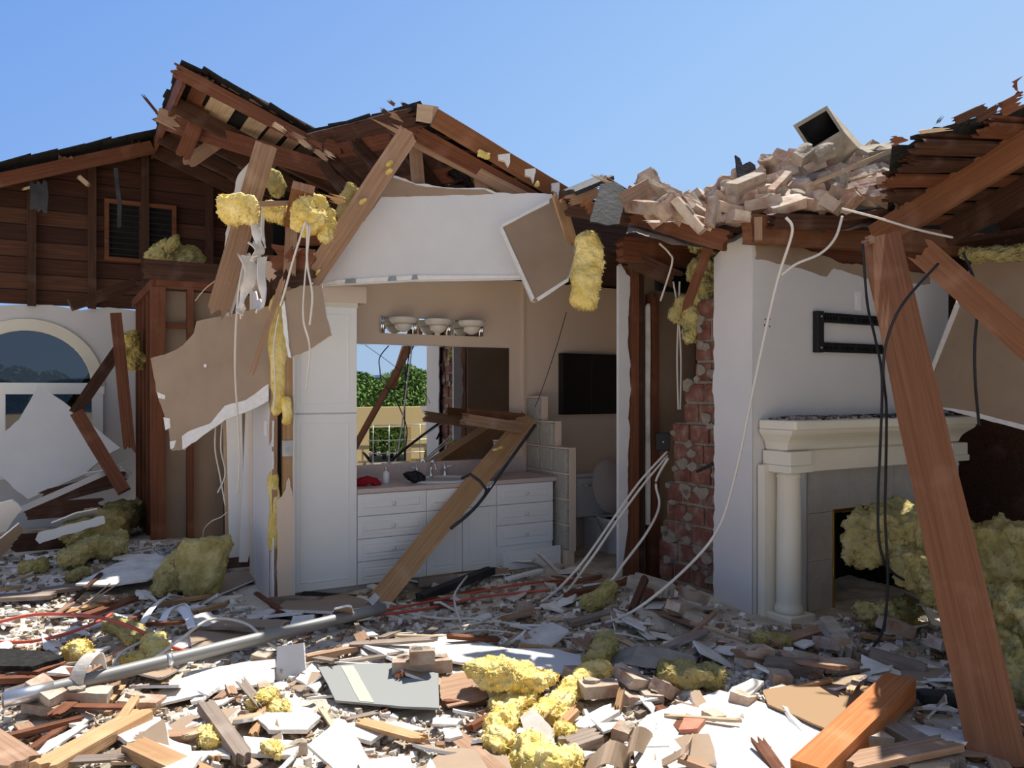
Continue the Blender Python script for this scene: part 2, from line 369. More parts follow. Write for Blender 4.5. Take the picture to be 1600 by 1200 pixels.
def outline(pts, jag, step=.03, seed=0):
    """pts: 2D; jag: one number or a list per edge -> torn outline"""
    out = []; n = len(pts); rnd = random.Random(seed)
    for i in range(n):
        a = Vector(pts[i]).to_2d(); b = Vector(pts[(i+1) % n]).to_2d(); j = jag[i] if isinstance(jag, (list, tuple)) else jag
        d = b-a; L = d.length; out.append((a.x, a.y))
        if j <= 0 or L < 1e-6: continue
        nrm = Vector((-d.y, d.x))/L; k = max(1, int(L/step))
        for q in range(1, k):
            f = (q+rnd.uniform(-.3, .3))/k
            dd = (noise.noise(Vector((f*L*7, i*3.1, seed*1.7)))+.6*noise.noise(Vector((f*L*25, i*5.1, seed*2.7))))*j*min(1, 4*f, 4*(1-f)+.2)
            p = a+d*f+nrm*dd; out.append((p.x, p.y))
    return out
def panel(name, px, plane, t, mats, label=None, cat=None, jag=.0, parent=None, group=None, back=True, step=.03, kind=None):
    """board traced on a tilted plane; thickness goes away from the viewer"""
    pts = [plane.hit(*p[:2]) for p in px]; _seed[0] += 1
    c = sum(pts, Vector())/len(pts); zax = plane.n
    xax = (pts[1]-pts[0]); xax = (xax - zax*xax.dot(zax)).normalized(); Mx = at(frame(xax, z=zax), c); inv = Mx.inverted()
    p2 = [(inv @ p).to_2d() for p in pts]
    mb = MB(); mb.prism(outline([(q.x, q.y) for q in p2], jag, step, _seed[0]), -t, 0, 0, 1, 2)
    o = mb.build(name, mats, parent, Mx)
    return tag(o, label, cat, group, kind)
def sheet_mb(path, width_dirs, t, mi=0, nw=6, seed=0, jag=.0):
    """thin curved board: path points, a width vector at each; both faces"""
    k = len(path); vs = []; fs = []
    for s in (0, 1):
        for i, p in enumerate(path):
            tan = (path[min(i+1, k-1)]-path[max(i-1, 0)]).normalized(); wd = width_dirs[i]; nr = tan.cross(wd).normalized()
            for j in range(nw+1):
                f = j/nw-.5
                q = p+wd*f+nr*t*(s-.5)
                if jag and i in (0, k-1): q = q+tan*nz((i, j*1.7, seed), 1, seed)*jag
                vs.append(q)
    st = nw+1; off = k*st
    for i in range(k-1):
        for j in range(nw):
            a = i*st+j; fs.append((a, a+1, a+st+1, a+st)); b = a+off; fs.append((b, b+st, b+st+1, b+1))
        a = i*st; fs.append((a, a+st, a+st+off, a+off)); a = i*st+nw; fs.append((a, a+off, a+st+off, a+st))
    for j in range(nw):
        a = j; fs.append((a, a+off, a+off+1, a+1)); a = (k-1)*st+j; fs.append((a, a+1, a+1+off, a+off))
    return MB().add(vs, fs, mi)
def fluff_mb(path, w, h, seed, amp=.035, up=None, n=18, taper=True):
    """torn insulation: a lumpy loft along a path; w, h may be lists"""
    pts = spline(path, 7); k = len(pts); vs = []; fs = []
    def val(q, f):
        if not isinstance(q, (list, tuple)): return q
        x = f*(len(q)-1); i = min(int(x), len(q)-2); return q[i]+(q[i+1]-q[i])*(x-i)
    rows = max(k, 10)
    for i in range(k):
        f = i/(k-1); p = pts[i]; tan = (pts[min(i+1, k-1)]-pts[max(i-1, 0)]).normalized()
        U = Vector(up) if up is not None else Vector((0, 0, 1))
        a = tan.cross(U)
        if a.length < .1: a = tan.cross(Vector((0, 1, .2)))
        a.normalize(); b = a.cross(tan)
        e = (min(1, f*k/2.5+.35) * min(1, (1-f)*k/2.5+.35)) if taper else 1
        for j in range(n):
            th = 2*math.pi*j/n; cx, sy = math.cos(th), math.sin(th)
            sx_ = math.copysign(abs(cx)**.65, cx)*val(w, f)/2*e; sz_ = math.copysign(abs(sy)**.65, sy)*val(h, f)/2*e
            q = p+a*sx_+b*sz_
            d = noise.noise_vector(q*4.5+Vector((seed*3.3, seed, 0)))*amp*1.5 + noise.noise_vector(q*12+Vector((seed, 0, seed*2.1)))*amp*.6 + noise.noise_vector(q*45+Vector((seed, 7, 0)))*amp*.25
            vs.append(q+d)
    for i in range(k-1):
        for j in range(n):
            j2 = (j+1) % n; fs.append((i*n+j, (i+1)*n+j, (i+1)*n+j2, i*n+j2))
    c0 = len(vs); vs.append(sum((vs[j] for j in range(n)), Vector())/n); vs.append(sum((vs[(k-1)*n+j] for j in range(n)), Vector())/n)
    for j in range(n):
        j2 = (j+1) % n; fs.append((c0, j, j2)); fs.append((c0+1, (k-1)*n+j2, (k-1)*n+j))
    return MB().add(vs, fs, 0, True)
def cloud(size, depth):
    t_ = bpy.data.textures.new('wool', 'CLOUDS'); t_.noise_scale = size; t_.noise_depth = depth; t_.cloud_type = 'GRAYSCALE'; return t_
TX1, TX2, TX3 = cloud(.09, 1), cloud(.035, 2), cloud(.012, 2)
def fluff(name, path, w, h, label, amp=.035, mat='insul', up=None, cat='insulation', group=None, n=18):
    _seed[0] += 1; path = [Vector(p) for p in path]; c = sum(path, Vector())/len(path)
    mb = fluff_mb(path, w, h, _seed[0], amp, up, n); mb.v = [(a-c.x, b-c.y, d-c.z) for a, b, d in mb.v]
    o = mb.build(name, M[mat], None, Matrix.Translation(c))
    sub = o.modifiers.new('soft', 'SUBSURF'); sub.levels = 2; sub.render_levels = 2
    for tx, st in ((TX1, .8*amp), (TX2, .5*amp), (TX3, .35*amp)):
        d = o.modifiers.new('fuzz', 'DISPLACE'); d.texture = tx; d.texture_coords = 'GLOBAL'; d.strength = st*2; d.mid_level = .5
    if amp >= .018 and mat.startswith('insul'):                        # loose fibres standing off the surface
        bpy.context.view_layer.update(); dg = bpy.context.evaluated_depsgraph_get(); me = bpy.data.meshes.new_from_object(o.evaluated_get(dg))
        o.modifiers.clear(); o.data = me; rnd = random.Random(_seed[0]); bm = bmesh.new(); bm.from_mesh(me); bm.faces.ensure_lookup_table(); nf = len(bm.faces); picks = [(f.calc_center_median(), f.normal.copy()) for f in bm.faces]
        for _ in range(int(min(1300, nf*.12))):
            q, fn = picks[rnd.randrange(nf)]; n_ = fn+Vector((rnd.gauss(0, .8), rnd.gauss(0, .8), rnd.gauss(0, .8)))
            n_ = n_.normalized() if n_.length > .01 else Vector((0, 0, 1)); s_ = n_.orthogonal()*.0016; L = rnd.uniform(.006, .022)
            bend = Vector((rnd.gauss(0, .3), rnd.gauss(0, .3), rnd.gauss(0, .3)-.2))*L
            vs = [bm.verts.new(p) for p in (q-s_, q+s_, q+n_*L*.55+s_*.8, q+n_*L+bend)]; bm.faces.new(vs[:4])
        bm.to_mesh(me); bm.free()
    return tag(o, label, cat, group)
def wire(name, pts, r, mat, label, cat='cable', group=None, n=8):
    p = spline(pts, n); c = p[0].copy()
    mb = MB(); mb.tube([q-c for q in p], r, 8)
    return tag(mb.build(name, M[mat], None, Matrix.Translation(c)), label, cat, group)
# ================================================================== large structure
def WM(v, u0=0.0, z0=0.0):                                             # wall plane facing the front (x = u, y = z)
    return at(Matrix((UD, ZD, -VD)).transposed().to_4x4(), UV(u0, v, z0))
def LM(u, v0=0.0, z0=0.0):                                             # wall plane facing left (x = -v, y = z)
    return at(Matrix((-VD, ZD, -UD)).transposed().to_4x4(), UV(u, v0, z0))
# ground: slab with dust, and the terrace round it
nx, ny = 300, 210; x0, x1, y0, y1 = -7.6, 8.2, 1.6, 11.8; vs = []; fs = []
for j in range(ny+1):
    for i in range(nx+1):
        x = x0+(x1-x0)*i/nx; y = y0+(y1-y0)*j/ny
        vs.append((x, y, hgt(x, y)+.018*noise.noise(Vector((x*9, y*9, 3)))+.008*noise.noise(Vector((x*25, y*25, 9)))))
for j in range(ny):
    for i in range(nx):
        a = j*(nx+1)+i; fs.append((a, a+1, a+nx+2, a+nx+1))
struct(MB().add(vs, fs, 0, True).build('floor', M['dust']), 'dusty slab floor under the demolition debris')
struct(MB().box(-40, -40, -.3, 60, 45, -.02).build('terrace_floor', M['deck']), 'pale concrete terrace around the house')
# bathroom back wall and side wall
struct(MB().prism([(1.44, 0), (5.42, 0), (5.42, 2.76), (1.44, 2.76)], -.11, 0, 0).build('wall_back', M['wall_pink'], None, WM(6.79)), 'pinkish beige bathroom back wall')
struct(MB().prism([(-6.79, 0), (-5.34, 0), (-5.34, 2.76), (-6.79, 2.76)], -.1, 0, 0).build('wall_right', M['wall_pink'], None, LM(5.3)), 'pinkish side wall of the toilet room')
struct(MB().box(4.035, 6.765, .2, 4.05, 6.795, 2.75).build('trim_1', M['wall_pink'], None, HM), 'drywall corner bead behind the glass block partition')
struct(MB().box(1.61, 6.19, 2.385, 2.215, 6.79, 2.52, bev=.006).build('trim_2', M['wall_pink'], None, HM), 'beige soffit above the tall white cabinet')
struct(MB().box(1.6, 6.28, 0, 4.08, 6.79, .105).build('trim_3', M['wall_white'], None, HM), 'toe kick below the vanity')
# toilet room front wall, stripped to the studs
w = thing('stud_wall', 'stripped stud wall between the toilet room and the brick chimney', 'wall', at(HM, UV(4.02, 5.22, 0)))
def lb(name, par, x0, y0, z0, x1, y1, z1, mat, label=None, bev=0):
    return tag(MB().box(x0, y0, z0, x1, y1, z1, bev=bev).build(name, M[mat] if isinstance(mat, str) else mat, par), label)
def vplank(name, par, x, y, z0, z1, w_, t_, mat, label=None, face=(0, -1, 0), spl=(0, .05)):
    return plank(name, (x, y, z0), (x, y, z1), w_, t_, mat, label, None, face, spl, parent=par)
o = MB().prism(outline([(0, .0), (.095, .55), (.10, 1.2), (.118, 1.75), (.10, 2.15), (.118, 2.62), (.02, 2.72), (0, 2.70)], [.0, .02, .02, .02, .02, .02, .02, 0], .03, 5), -.03, 0, 0, 1, 2).build('plasterboard_return', [M['drywall']]*3, w, at(Matrix(((1,0,0,0),(0,0,-1,0),(0,1,0,0),(0,0,0,1))), (0, -.005, 0)))
o['label'] = 'white plasterboard return with torn edge'
vplank('stud', w, .165, .03, 0, 2.75, .075, .09, 'wood_red'); vplank('stud', w, .245, .05, 0, 2.7, .06, .09, 'wood_dark')
vplank('stud', w, .40, .05, 0, 2.5, .075, .09, 'wood_red'); vplank('stud', w, .95, .05, 0, 2.6, .06, .09, 'wood_dark')
vplank('plaster_strip', w, .325, .02, .55, 2.42, .04, .02, 'drywall_dusty', 'pale strip of plasterboard left on a stud')
lb('back_plasterboard', w, .13, .11, 0, 1.28, .122, 2.72, 'paper', 'brown paper back of the far plasterboard')
# partition at the left of the tall cabinet
w = thing('partition_wall', 'torn open partition wall end left of the tall white cabinet', 'wall', at(HM, UV(1.44, 6.1, 0)))
mb = MB(); mb.prism(outline([(-.68, 0), (0, 0), (.0, .55), (-.14, .95), (-.02, 1.05), (.01, 1.45), (-.10, 1.55), (-.25, 2.0), (-.4, 2.4), (-.68, 2.5)], [0, .01, .05, .05, .03, .03, .05, .05, .05, 0], .03, 3), -.012, 0, 0, 1, 2)
mb.build('side_plasterboard', [M['paper'], M['wall_white'], M['gypsum']], w, at(Matrix(((0,0,-1,0),(-1,0,0,0),(0,1,0,0),(0,0,0,1))), (0, 0, 0)))
def fz(par, y): return at(Matrix(((1,0,0,0),(0,0,-1,0),(0,1,0,0),(0,0,0,1))), (0, y, 0))
mb = MB(); mb.prism(outline([(.035, 0), (.155, 0), (.155, .8), (.12, 1.02), (.07, .88), (.035, .8)], [0, 0, .03, .03, .03, .01], .02, 8), -.012, 0, 0, 1, 2)
mb.build('end_plasterboard', [M['paper'], M['wall_pink'], M['gypsum']], w, fz(w, -.015))
vplank('stud', w, .115, .02, 0, 2.5, .075, .04, 'wood_orange', 'orange stud'); vplank('stud', w, .02, .06, 0, 2.3, .04, .09, 'wood_tan')
vplank('corner_bead', w, .157, -.012, 0, 2.35, .012, .012, 'wall_white'); vplank('stud', w, .10, .5, 0, 2.6, .08, .04, 'wood_dark')
fluff_mb([(.045, .04, 1.48), (.05, .03, 1.75), (.045, .03, 2.05), (.035, .03, 2.4)], [.08, .12, .13, .09], .09, 31, .014, (0, 1, 0)).build('insulation', M['insul'], w)
fluff_mb([(.10, .0, 1.42), (.115, -.01, 1.52), (.10, .0, 1.64)], .07, .07, 32, .014, (0, 1, 0)).build('insulation', M['insul'], w)
fluff_mb([(.02, .05, .45), (.03, .04, .75), (.02, .05, 1.08)], .08, .07, 33, .014, (0, 1, 0)).build('insulation', M['insul'], w)
lb('light_switch', w, -.012, .17, 1.33, .0, .235, 1.45, 'plastic_white', 'white light switch plate', .003)
lb('outlet_box', w, .07, -.012, 1.18, .15, .03, 1.30, 'steel', 'grey metal outlet box')
# ------------------------------------------------------------------ gable end at the left, far behind
RZ, RU, RS = 4.72, 1.1, .39                      # ridge height, ridge u, roof slope
def roofz(u): return RZ-RS*abs(u-RU)
gw = MB().prism([(-4.0, 2.69), (5.0, 2.69), (5.0, roofz(5)), (RU, RZ), (-4.0, roofz(-4.0))], -.05, 0, 0).build('wall_gable', M['gable'], None, WM(10.9)); struct(gw, 'inside of the brown boarded gable end')
cu, zs, ro, ri = -.24, 1.72, .78, .655
arc = [(cu+ro*math.cos(a), zs+ro*math.sin(a)) for a in [math.pi*i/28 for i in range(29)]]
mb = MB(); mb.prism(outline([(-5.2, .72), (cu-ro, .72)], 0)+arc[::-1]+[(cu+ro, .72), (.95, .72), (.95, 2.66)]+[(.9-.3*i, 2.67+.03*math.sin(i*2.3)) for i in range(1, 20)]+[(-5.2, 2.69)], -.1, 0, 0)
mb.prism([(-5.2, 0), (.95, 0), (.95, .72), (-5.2, .72)], -.1, 0, 0)
struct(mb.build('wall_left', M['wall_white'], None, WM(10.86)), 'off white wall round the arched window')
win = thing('window_1', 'large arched white window in the off white wall at far left', 'window', WM(10.86, cu, 0)); win['kind'] = 'structure'
n = 28; o_ = [(ro*1.02*math.cos(math.pi*i/n), zs+ro*1.02*math.sin(math.pi*i/n)) for i in range(n+1)]; i_ = [(ri*math.cos(math.pi*i/n), zs+ri*math.sin(math.pi*i/n)) for i in range(n+1)]
MB().prism(o_+i_[::-1], -.06, .035, 0).build('arch_frame', M['cream'], win, bevel=.008)
mb = MB(); mb.box(-ro*1.02, zs-.085, -.06, ro*1.02, zs+.05, .035); mb.build('mullion', M['white_paint'], win, bevel=.006)
for s in (-1, 1): lb('side_frame', win, s*.72-.06, .72, -.06, s*.72+.06, zs-.085, .035, 'white_paint')
lb('sash_bar', win, -.29, .72, -.05, -.22, zs-.085, .015, 'white_paint')
lb('sill', win, -.84, .66, -.06, .84, .72, .06, 'white_paint')
MB().prism([(.66*math.cos(math.pi*i/n), zs+.05+.63*math.sin(math.pi*i/n)) for i in range(n+1)], -.02, -.012, 0).build('arched_pane', M['tinted'], win)
lb('lower_pane', win, -.66, .72, -.02, -.29, zs-.085, -.012, 'tinted'); lb('lower_pane', win, -.22, .72, -.02, .66, zs-.085, -.012, 'tinted')
# attic vent in the gable
t0 = onv(170, 315, 10.85); t1 = onv(268, 380, 10.85)
ua, ub_ = t0.dot(UD), t1.dot(UD); za, zb = 3.30, 3.95
vt = thing('attic_vent', 'dark square attic vent with brown frame high in the gable', 'vent', WM(10.84, (ua+ub_)/2, (za+zb)/2)); hw, hh = (ub_-ua)/2, (zb-za)/2
for a in ((-hw-.05, -hh-.05, hw+.05, -hh), (-hw-.05, hh, hw+.05, hh+.05), (-hw-.05, -hh, -hw, hh), (hw, -hh, hw+.05, hh)): lb('frame', vt, a[0], a[1], -.02, a[2], a[3], .05, 'wood_red')
lb('screen', vt, -hw, -hh, -.02, hw, hh, .0, 'soot')
lb('screen_bar', vt, -.02, -hh, 0, .02, hh, .03, 'wood_dark')
mb = MB()
for i in range(9): mb.box(-hw, -hh+.03+i*2*hh/9.3, .0, hw, -hh+.045+i*2*hh/9.3, .02)
mb.build('louvre', M['slot'], vt)

for i, u in enumerate((-1.9, -1.05, -.2, .42, 1.0, 1.75, 2.5)):
    p = UV(u, 10.8, 2.66); 
    plank('gable_stud', p, UV(u, 10.8, roofz(u)-.05), .09, .06, 'wood_dark', 'vertical stud against the boarded gable, number %s from the left' % ('one two three four five six seven'.split()[i]), 'stud', -VD)
for o in [q for q in S.objects if q.name.startswith('gable_stud')]: o['label'] = 'dark vertical stud nailed to the inside of the brown gable boards'; o['group'] = 'studs on the gable boards'
# closet framing between gable and bathroom
w = thing('closet_framing', 'reddish closet stud framing with plates between gable and bathroom', 'wall frame', at(HM, UV(.85, 8.6, 0)))
vplank('corner_post', w, .06, -.02, 0, 2.7, .13, .09, 'wood_red', spl=(0, 0))
for y in (.35, .75, 1.15, 1.6, 2.0): vplank('stud', w, .05, y, 0, 2.7, .09, .04, 'wood_red', face=(-1, 0, 0), spl=(0, 0))
for x in (.36, .72): vplank('stud', w, x, 0, 0, 2.7, .06, .09, 'wood_red', spl=(0, 0))
plank('top_plate', (0.04, -.0, 2.74), (1.5, -.0, 2.74), .1, .09, 'wood_red', None, None, (0, 0, 1), parent=w)
plank('top_plate', (0.05, -.03, 2.74), (.05, 2.2, 2.74), .1, .09, 'wood_red', None, None, (0, 0, 1), parent=w)
plank('header', (-.08, -.05, 2.87), (1.5, -.05, 2.87), .19, .05, 'wood_dark', None, None, (0, -1, 0), parent=w, splinter=(.03, .03))
plank('blocking', (.12, 0, 2.33), (.68, 0, 2.33), .06, .05, 'wood_red', None, None, (0, -1, 0), parent=w)
lb('back_plasterboard', w, .08, .06, 0, 1.6, .072, 2.68, 'paper', 'brown paper back of plasterboard'); lb('side_board', w, .09, .06, 0, .105, 2.2, 2.68, 'wood_dark')
# wall further right behind the closet so that nothing shows through
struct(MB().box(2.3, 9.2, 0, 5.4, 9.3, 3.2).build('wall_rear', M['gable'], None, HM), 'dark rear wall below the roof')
struct(MB().prism([(2.3, 2.75), (5.2, 2.75), (5.2, 3.05), (3.0, 3.85), (2.3, 4.05)], -.05, 0, 0).build('trim_4', M['soot'], None, WM(9.7)), 'dark attic partition under the roof')  # black sheet, the attic's shade is put into its colour
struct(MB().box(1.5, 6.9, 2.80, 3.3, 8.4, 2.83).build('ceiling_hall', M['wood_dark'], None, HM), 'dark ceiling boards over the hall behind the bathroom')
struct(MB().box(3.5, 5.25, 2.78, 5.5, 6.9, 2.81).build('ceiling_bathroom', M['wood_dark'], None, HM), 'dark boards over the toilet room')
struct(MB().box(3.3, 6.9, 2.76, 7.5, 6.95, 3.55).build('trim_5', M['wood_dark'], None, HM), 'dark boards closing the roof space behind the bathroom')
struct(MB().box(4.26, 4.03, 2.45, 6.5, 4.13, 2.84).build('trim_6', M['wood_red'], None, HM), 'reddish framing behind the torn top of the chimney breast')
struct(MB().box(4.3, 5.06, 2.5, 6.5, 5.1, 3.0).build('trim_7', M['soot'], None, HM), 'dark back of the roof space behind the chimney')  # painted black to give the shade behind the chimney
struct(MB().box(5.6, 4.25, 2.84, 10.5, 4.3, 3.5).build('trim_8', M['soot'], None, HM), 'dark back of the roof space over the right hand room')  # closes the gap, its black stands in for roof shade
# ------------------------------------------------------------------ chimney breast with fireplace
fb0, fb1, fbz = 5.08, 5.98, .775
br = MB().prism(outline([(4.24, 0), (fb0, 0), (fb0, fbz), (fb1, fbz), (fb1, 0), (6.56, 0), (6.56, 2.73), (6.2, 2.60), (5.6, 2.63), (5.2, 2.60), (4.72, 2.70), (4.25, 2.76)], [0]*6+[0, .03, .03, .03, .02, 0], .04, 12), -.012, 0, 0, 1, 2)
struct(br.build('wall_chimney_breast', [M['paper'], M['wall_white'], M['gypsum']], None, WM(3.99)), 'off white chimney breast front')
br = MB().prism(outline([(-4.36, 0.05), (-3.99, 0), (-3.99, 2.76), (-4.2, 2.76), (-4.36, 2.66)], [0, 0, .02, .03, .022], .03, 14), -.012, 0, 0, 1, 2)
struct(br.build('wall_chimney_side', [M['paper'], M['wall_white'], M['gypsum']], None, LM(4.24)), 'off white chimney breast return')
struct(MB().box(6.548, 4.002, 0, 6.56, 5.2, 2.7).build('wall_chimney_far_side', M['paper'], None, HM), 'far return of the chimney breast')
tp = MB().prism(outline([(4.27, 2.60), (4.75, 2.57), (5.02, 2.53), (5.1, 2.60), (5.45, 2.55), (5.9, 2.53), (6.3, 2.56), (6.3, 2.64), (5.62, 2.66), (5.2, 2.64), (4.72, 2.73), (4.27, 2.77)], .015, .03, 21), 0, .004, 0)
tag(tp.build('torn_paper_strip', M['paper'], None, WM(3.99)), 'brown torn paper strip along the top of the chimney breast', 'plasterboard')
# right hand room: dark walls and ceiling behind the breast
struct(MB().box(6.5, 6.2, 0, 12.5, 6.3, 3).build('wall_far_right', M['wood_dark'], None, HM), 'dim wall deep inside the right hand room')  # dark timber colour stands in for the shade of the room
struct(MB().box(7.2, -.2, 0, 7.3, 6.3, 3).build('wall_room_right', M['wood_dark'], None, HM), 'side wall of the right hand room')  # moved in and lengthened to keep skylight out from the right
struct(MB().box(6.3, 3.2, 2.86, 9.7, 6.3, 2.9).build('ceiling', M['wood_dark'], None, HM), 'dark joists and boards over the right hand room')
# chimney brickwork, stepping in towards the top
mb = MB(); rnd = random.Random(4); zc = 0.0
for i in range(15):
    z = i*.158; y = 610+(EYE-z-.08)*F/6.4
    px = 1030 if y > 850 else 1035 if y > 800 else 1042 if y > 740 else 1051 if y > 650 else 1069 if y > 585 else 1086
    vf = onu(px, y, 4.3).dot(VD); v = vf; off = (i % 2)*.11
    mb.box(4.315, 4.3, z, 5.0, vf-.01, z+.158, 1)
    first = True
    while v > 4.3:
        L = (.22-off*.5 if first else .215)+rnd.uniform(-.02, .02); first = False; a = max(v-L, 4.28)
        d = rnd.uniform(-.018, .012)
        if v-a > .04 and rnd.random() > .06:
            mb.box(4.3+d, a+.012, z+.014, 4.42, v-.006+ (d*.5), z+.15, 0, bev=.008)
            for _q in range(rnd.choice((0, 0, 1, 1, 2))):  # smear of mortar over the brick face
                yc, zc_ = (a+v)/2+rnd.uniform(-.08, .08), z+rnd.uniform(.0, .16); r0 = rnd.uniform(.03, .07)
                pts = [(r0*rnd.uniform(.6, 1.6)*math.cos(t_*.9), r0*rnd.uniform(.5, 1)*math.sin(t_*.9)) for t_ in range(7)]
                pts = [(min(max(p_[0]+yc, 4.285), vf+.0)-yc, p_[1]) for p_ in pts]
                mb.prism(outline(pts, .02, .02, rnd.randrange(999)), -.016-d*0, .03, 1, M=Matrix(((0, 0, 1, 4.3+d), (1, 0, 0, yc), (0, 1, 0, zc_), (0, 0, 0, 1))))
        v = a
    zc = z+.158
tag(mb.build('brick_chimney', [M['brick_red'], M['mortar_dirty']], None, HM), 'old red brick chimney stack exposed left of the white chimney breast', 'chimney')
# firebox
fx = thing('fireplace_insert', 'black firebox opening with polished brass trim', 'fireplace', at(HM, UV(5.53, 3.985, 0)))
hw = .45
lb('firebox', fx, -hw-.02, .55, 0, hw+.02, .57, fbz+.05, 'soot'); lb('firebox_side', fx, -hw-.03, .02, 0, -hw-.01, .56, fbz+.03, 'soot'); lb('firebox_side', fx, hw+.01, .02, 0, hw+.03, .56, fbz+.03, 'soot'); lb('firebox_top', fx, -hw-.02, .02, fbz+.02, hw+.02, .56, fbz+.04, 'soot')
lb('brass_trim', fx, -hw-.018, -.022, 0, -hw+.006, .02, fbz, 'brass', bev=.003); lb('brass_trim', fx, hw-.006, -.022, 0, hw+.018, .02, fbz, 'brass', bev=.003); lb('brass_trim', fx, -hw-.018, -.024, fbz-.012, hw+.018, .02, fbz+.014, 'brass', bev=.003)
lb('damper_rod', fx, -.2, .1, fbz-.045, .2, .115, fbz-.03, 'steel')
mb = MB(); tz = 1.105; tl, tr = 4.80, 6.20
for (a, b_, c, d) in ((tl, 0, fb0, .42), (tl, .42, fb0, fbz), (tl, fbz, 5.25, tz), (5.25, fbz, 5.8, tz), (5.8, fbz, tr, tz), (fb1, .42, tr, fbz), (fb1, 0, tr, .42)):
    mb.box(a+.0015, b_+.0015, 0, c-.0015, d-.0015, .012)
tag(mb.build('tile_surround', M['tile'], None, WM(3.985)), 'beige stone tile surround around the firebox opening', 'tile surround')
# mantel
mt = thing('fireplace_mantel', 'cream white fireplace mantel with round columns and moulded shelf', 'mantel', at(HM, UV(5.37, 3.98, 0)))
for s in (-1, 1):
    x = s*.93
    c = lb('pilaster', mt, x-.155, -.06, .0, x+.155, 0, 1.16, 'cream', bev=.004)
    q = MB(); q.lathe([(.098, .14), (.102, .16), (.094, .185), (.086, .20), (.086, .22), (.084, .6), (.078, 1.07), (.084, 1.08), (.084, 1.095), (.078, 1.10), (.078, 1.12)], 28, 0, Matrix.Translation((x, -.14, 0))); q.build('column', M['cream'], mt)
    lb('plinth', mt, x-.125, -.265, 0, x+.125, -.0, .14, 'cream', bev=.008)
    lb('capital', mt, x-.115, -.255, 1.115, x+.115, -.0, 1.165, 'cream', bev=.005); lb('frieze_block', mt, x-.105, -.245, 1.165, x+.105, 0, 1.26, 'cream', bev=.004)
lb('frieze', mt, -1.0, -.15, 1.105, 1.0, 0, 1.27, 'cream', bev=.004)
mb = MB()
prof = [(1.255, .165, .0), (1.27, .19, .02), (1.285, .195, .02), (1.30, .20, .025), (1.32, .212, .03), (1.34, .23, .045), (1.36, .255, .06), (1.38, .28, .078), (1.395, .29, .085), (1.41, .295, .085)]
for i in range(len(prof)-1):
    z0, d0, e0 = prof[i]; z1_, d1, e1 = prof[i+1]; h0, h1 = .985+e0, .985+e1
    vsx = [(-h0, -d0, z0), (h0, -d0, z0), (h0, 0, z0), (-h0, 0, z0), (-h1, -d1, z1_), (h1, -d1, z1_), (h1, 0, z1_), (-h1, 0, z1_)]
    mb.add(vsx, [(0,3,2,1),(4,5,6,7),(0,1,5,4),(1,2,6,5),(2,3,7,6),(3,0,4,7)])
mb.build('cornice', M['cream'], mt)
lb('shelf', mt, -1.075, -.325, 1.41, 1.075, 0, 1.475, 'cream', bev=.012)
# TV wall bracket
tv = thing('tv_bracket', 'black slotted TV wall bracket on the white chimney breast', 'bracket', WM(3.988, 4.92, 1.965))
def rail(z):
    mb = MB(); L = .78; h = .07
    mb.box(0, z, 0, L, z+.022, .02); mb.box(0, z+h-.022, 0, L, z+h, .02); x = 0
    for g in range(4):
        for k in range(5):
            xa = .05+g*.19+k*.031; mb.box(x, z+.022, 0, xa, z+h-.022, .02); x = xa+.02
    mb.box(x, z+.022, 0, L, z+h-.022, .02); mb.box(0, z+h-.006, .02, L, z+h, .045); mb.box(0, z, .02, L, z+.006, .045)
    return mb
rail(.0).build('rail', M['black_metal'], tv); rail(.22).build('rail', M['black_metal'], tv)
lb('side_arm', tv, -.055, -.005, 0, .012, .30, .05, 'black_metal', bev=.004); lb('side_arm', tv, .77, -.005, 0, .83, .30, .05, 'black_metal', bev=.004)
for z in (.03, .26):
    MB().lathe([(.009, 0), (.009, .006), (.004, .009)], 10, 0, Matrix.Translation((-.022, z, .05))).build('bolt', M['steel'], tv)
p = onv(1341, 470, 3.98); sw = thing('cable_wall_plate', 'white cable plate on the chimney breast above the TV bracket', 'wall plate', WM(3.988, p.dot(UD), p.z))
lb('plate', sw, -.037, -.075, 0, .037, .075, .006, 'plastic_white', bev=.003); lb('socket', sw, -.017, -.035, .004, .017, .035, .01, 'plastic_white')
for px, py in ((1196, 499), (1203, 499), (1195, 508), (1203, 510)):
    p = onv(px, py, 3.985); tag(MB().lathe([(.0, 0), (.006, .0), (.006, .002), (0, .003)], 8).build('screw_hole', M['slot'], None, WM(3.988, p.dot(UD), p.z)), 'tiny dark screw hole in the chimney breast left of the TV bracket', 'hole', 'screw holes left of the TV bracket')
# ================================================================== bathroom fittings
def drawer_front(par, name, x0, z0, x1, z1, y=0.0, knob=True, kx=None, kz=None):
    g = .003; mb = MB(); mb.box(x0+g, y-.02, z0+g, x1-g, y, z1-g, bev=.003)
    i = .042 if (z1-z0) < .3 else .055
    a, b_, c, d = x0+i, z0+i, x1-i, z1-i
    mb.box(a, y-.0235, b_, c, y-.018, b_+.006); mb.box(a, y-.0235, d-.006, c, y-.018, d); mb.box(a, y-.0235, b_, a+.006, y-.018, d); mb.box(c-.006, y-.0235, b_, c, y-.018, d)
    mb.box(a+.022, y-.026, b_+.022, c-.022, y-.018, d-.022, bev=.006)
    o = mb.build(name, M['white_paint'], par)
    if knob:
        kx = (x0+x1)/2 if kx is None else kx; kz = (z0+z1)/2 if kz is None else kz
        q = MB(); q.lathe([(.006, 0), (.006, .012), (.014, .018), (.016, .026), (.010, .032), (.0, .034)], 14, 0, Matrix.Translation((kx, y-.024, kz)) @ Matrix.Rotation(R(90), 4, 'X')); q.build('knob', M['porcelain'], o)
    return o
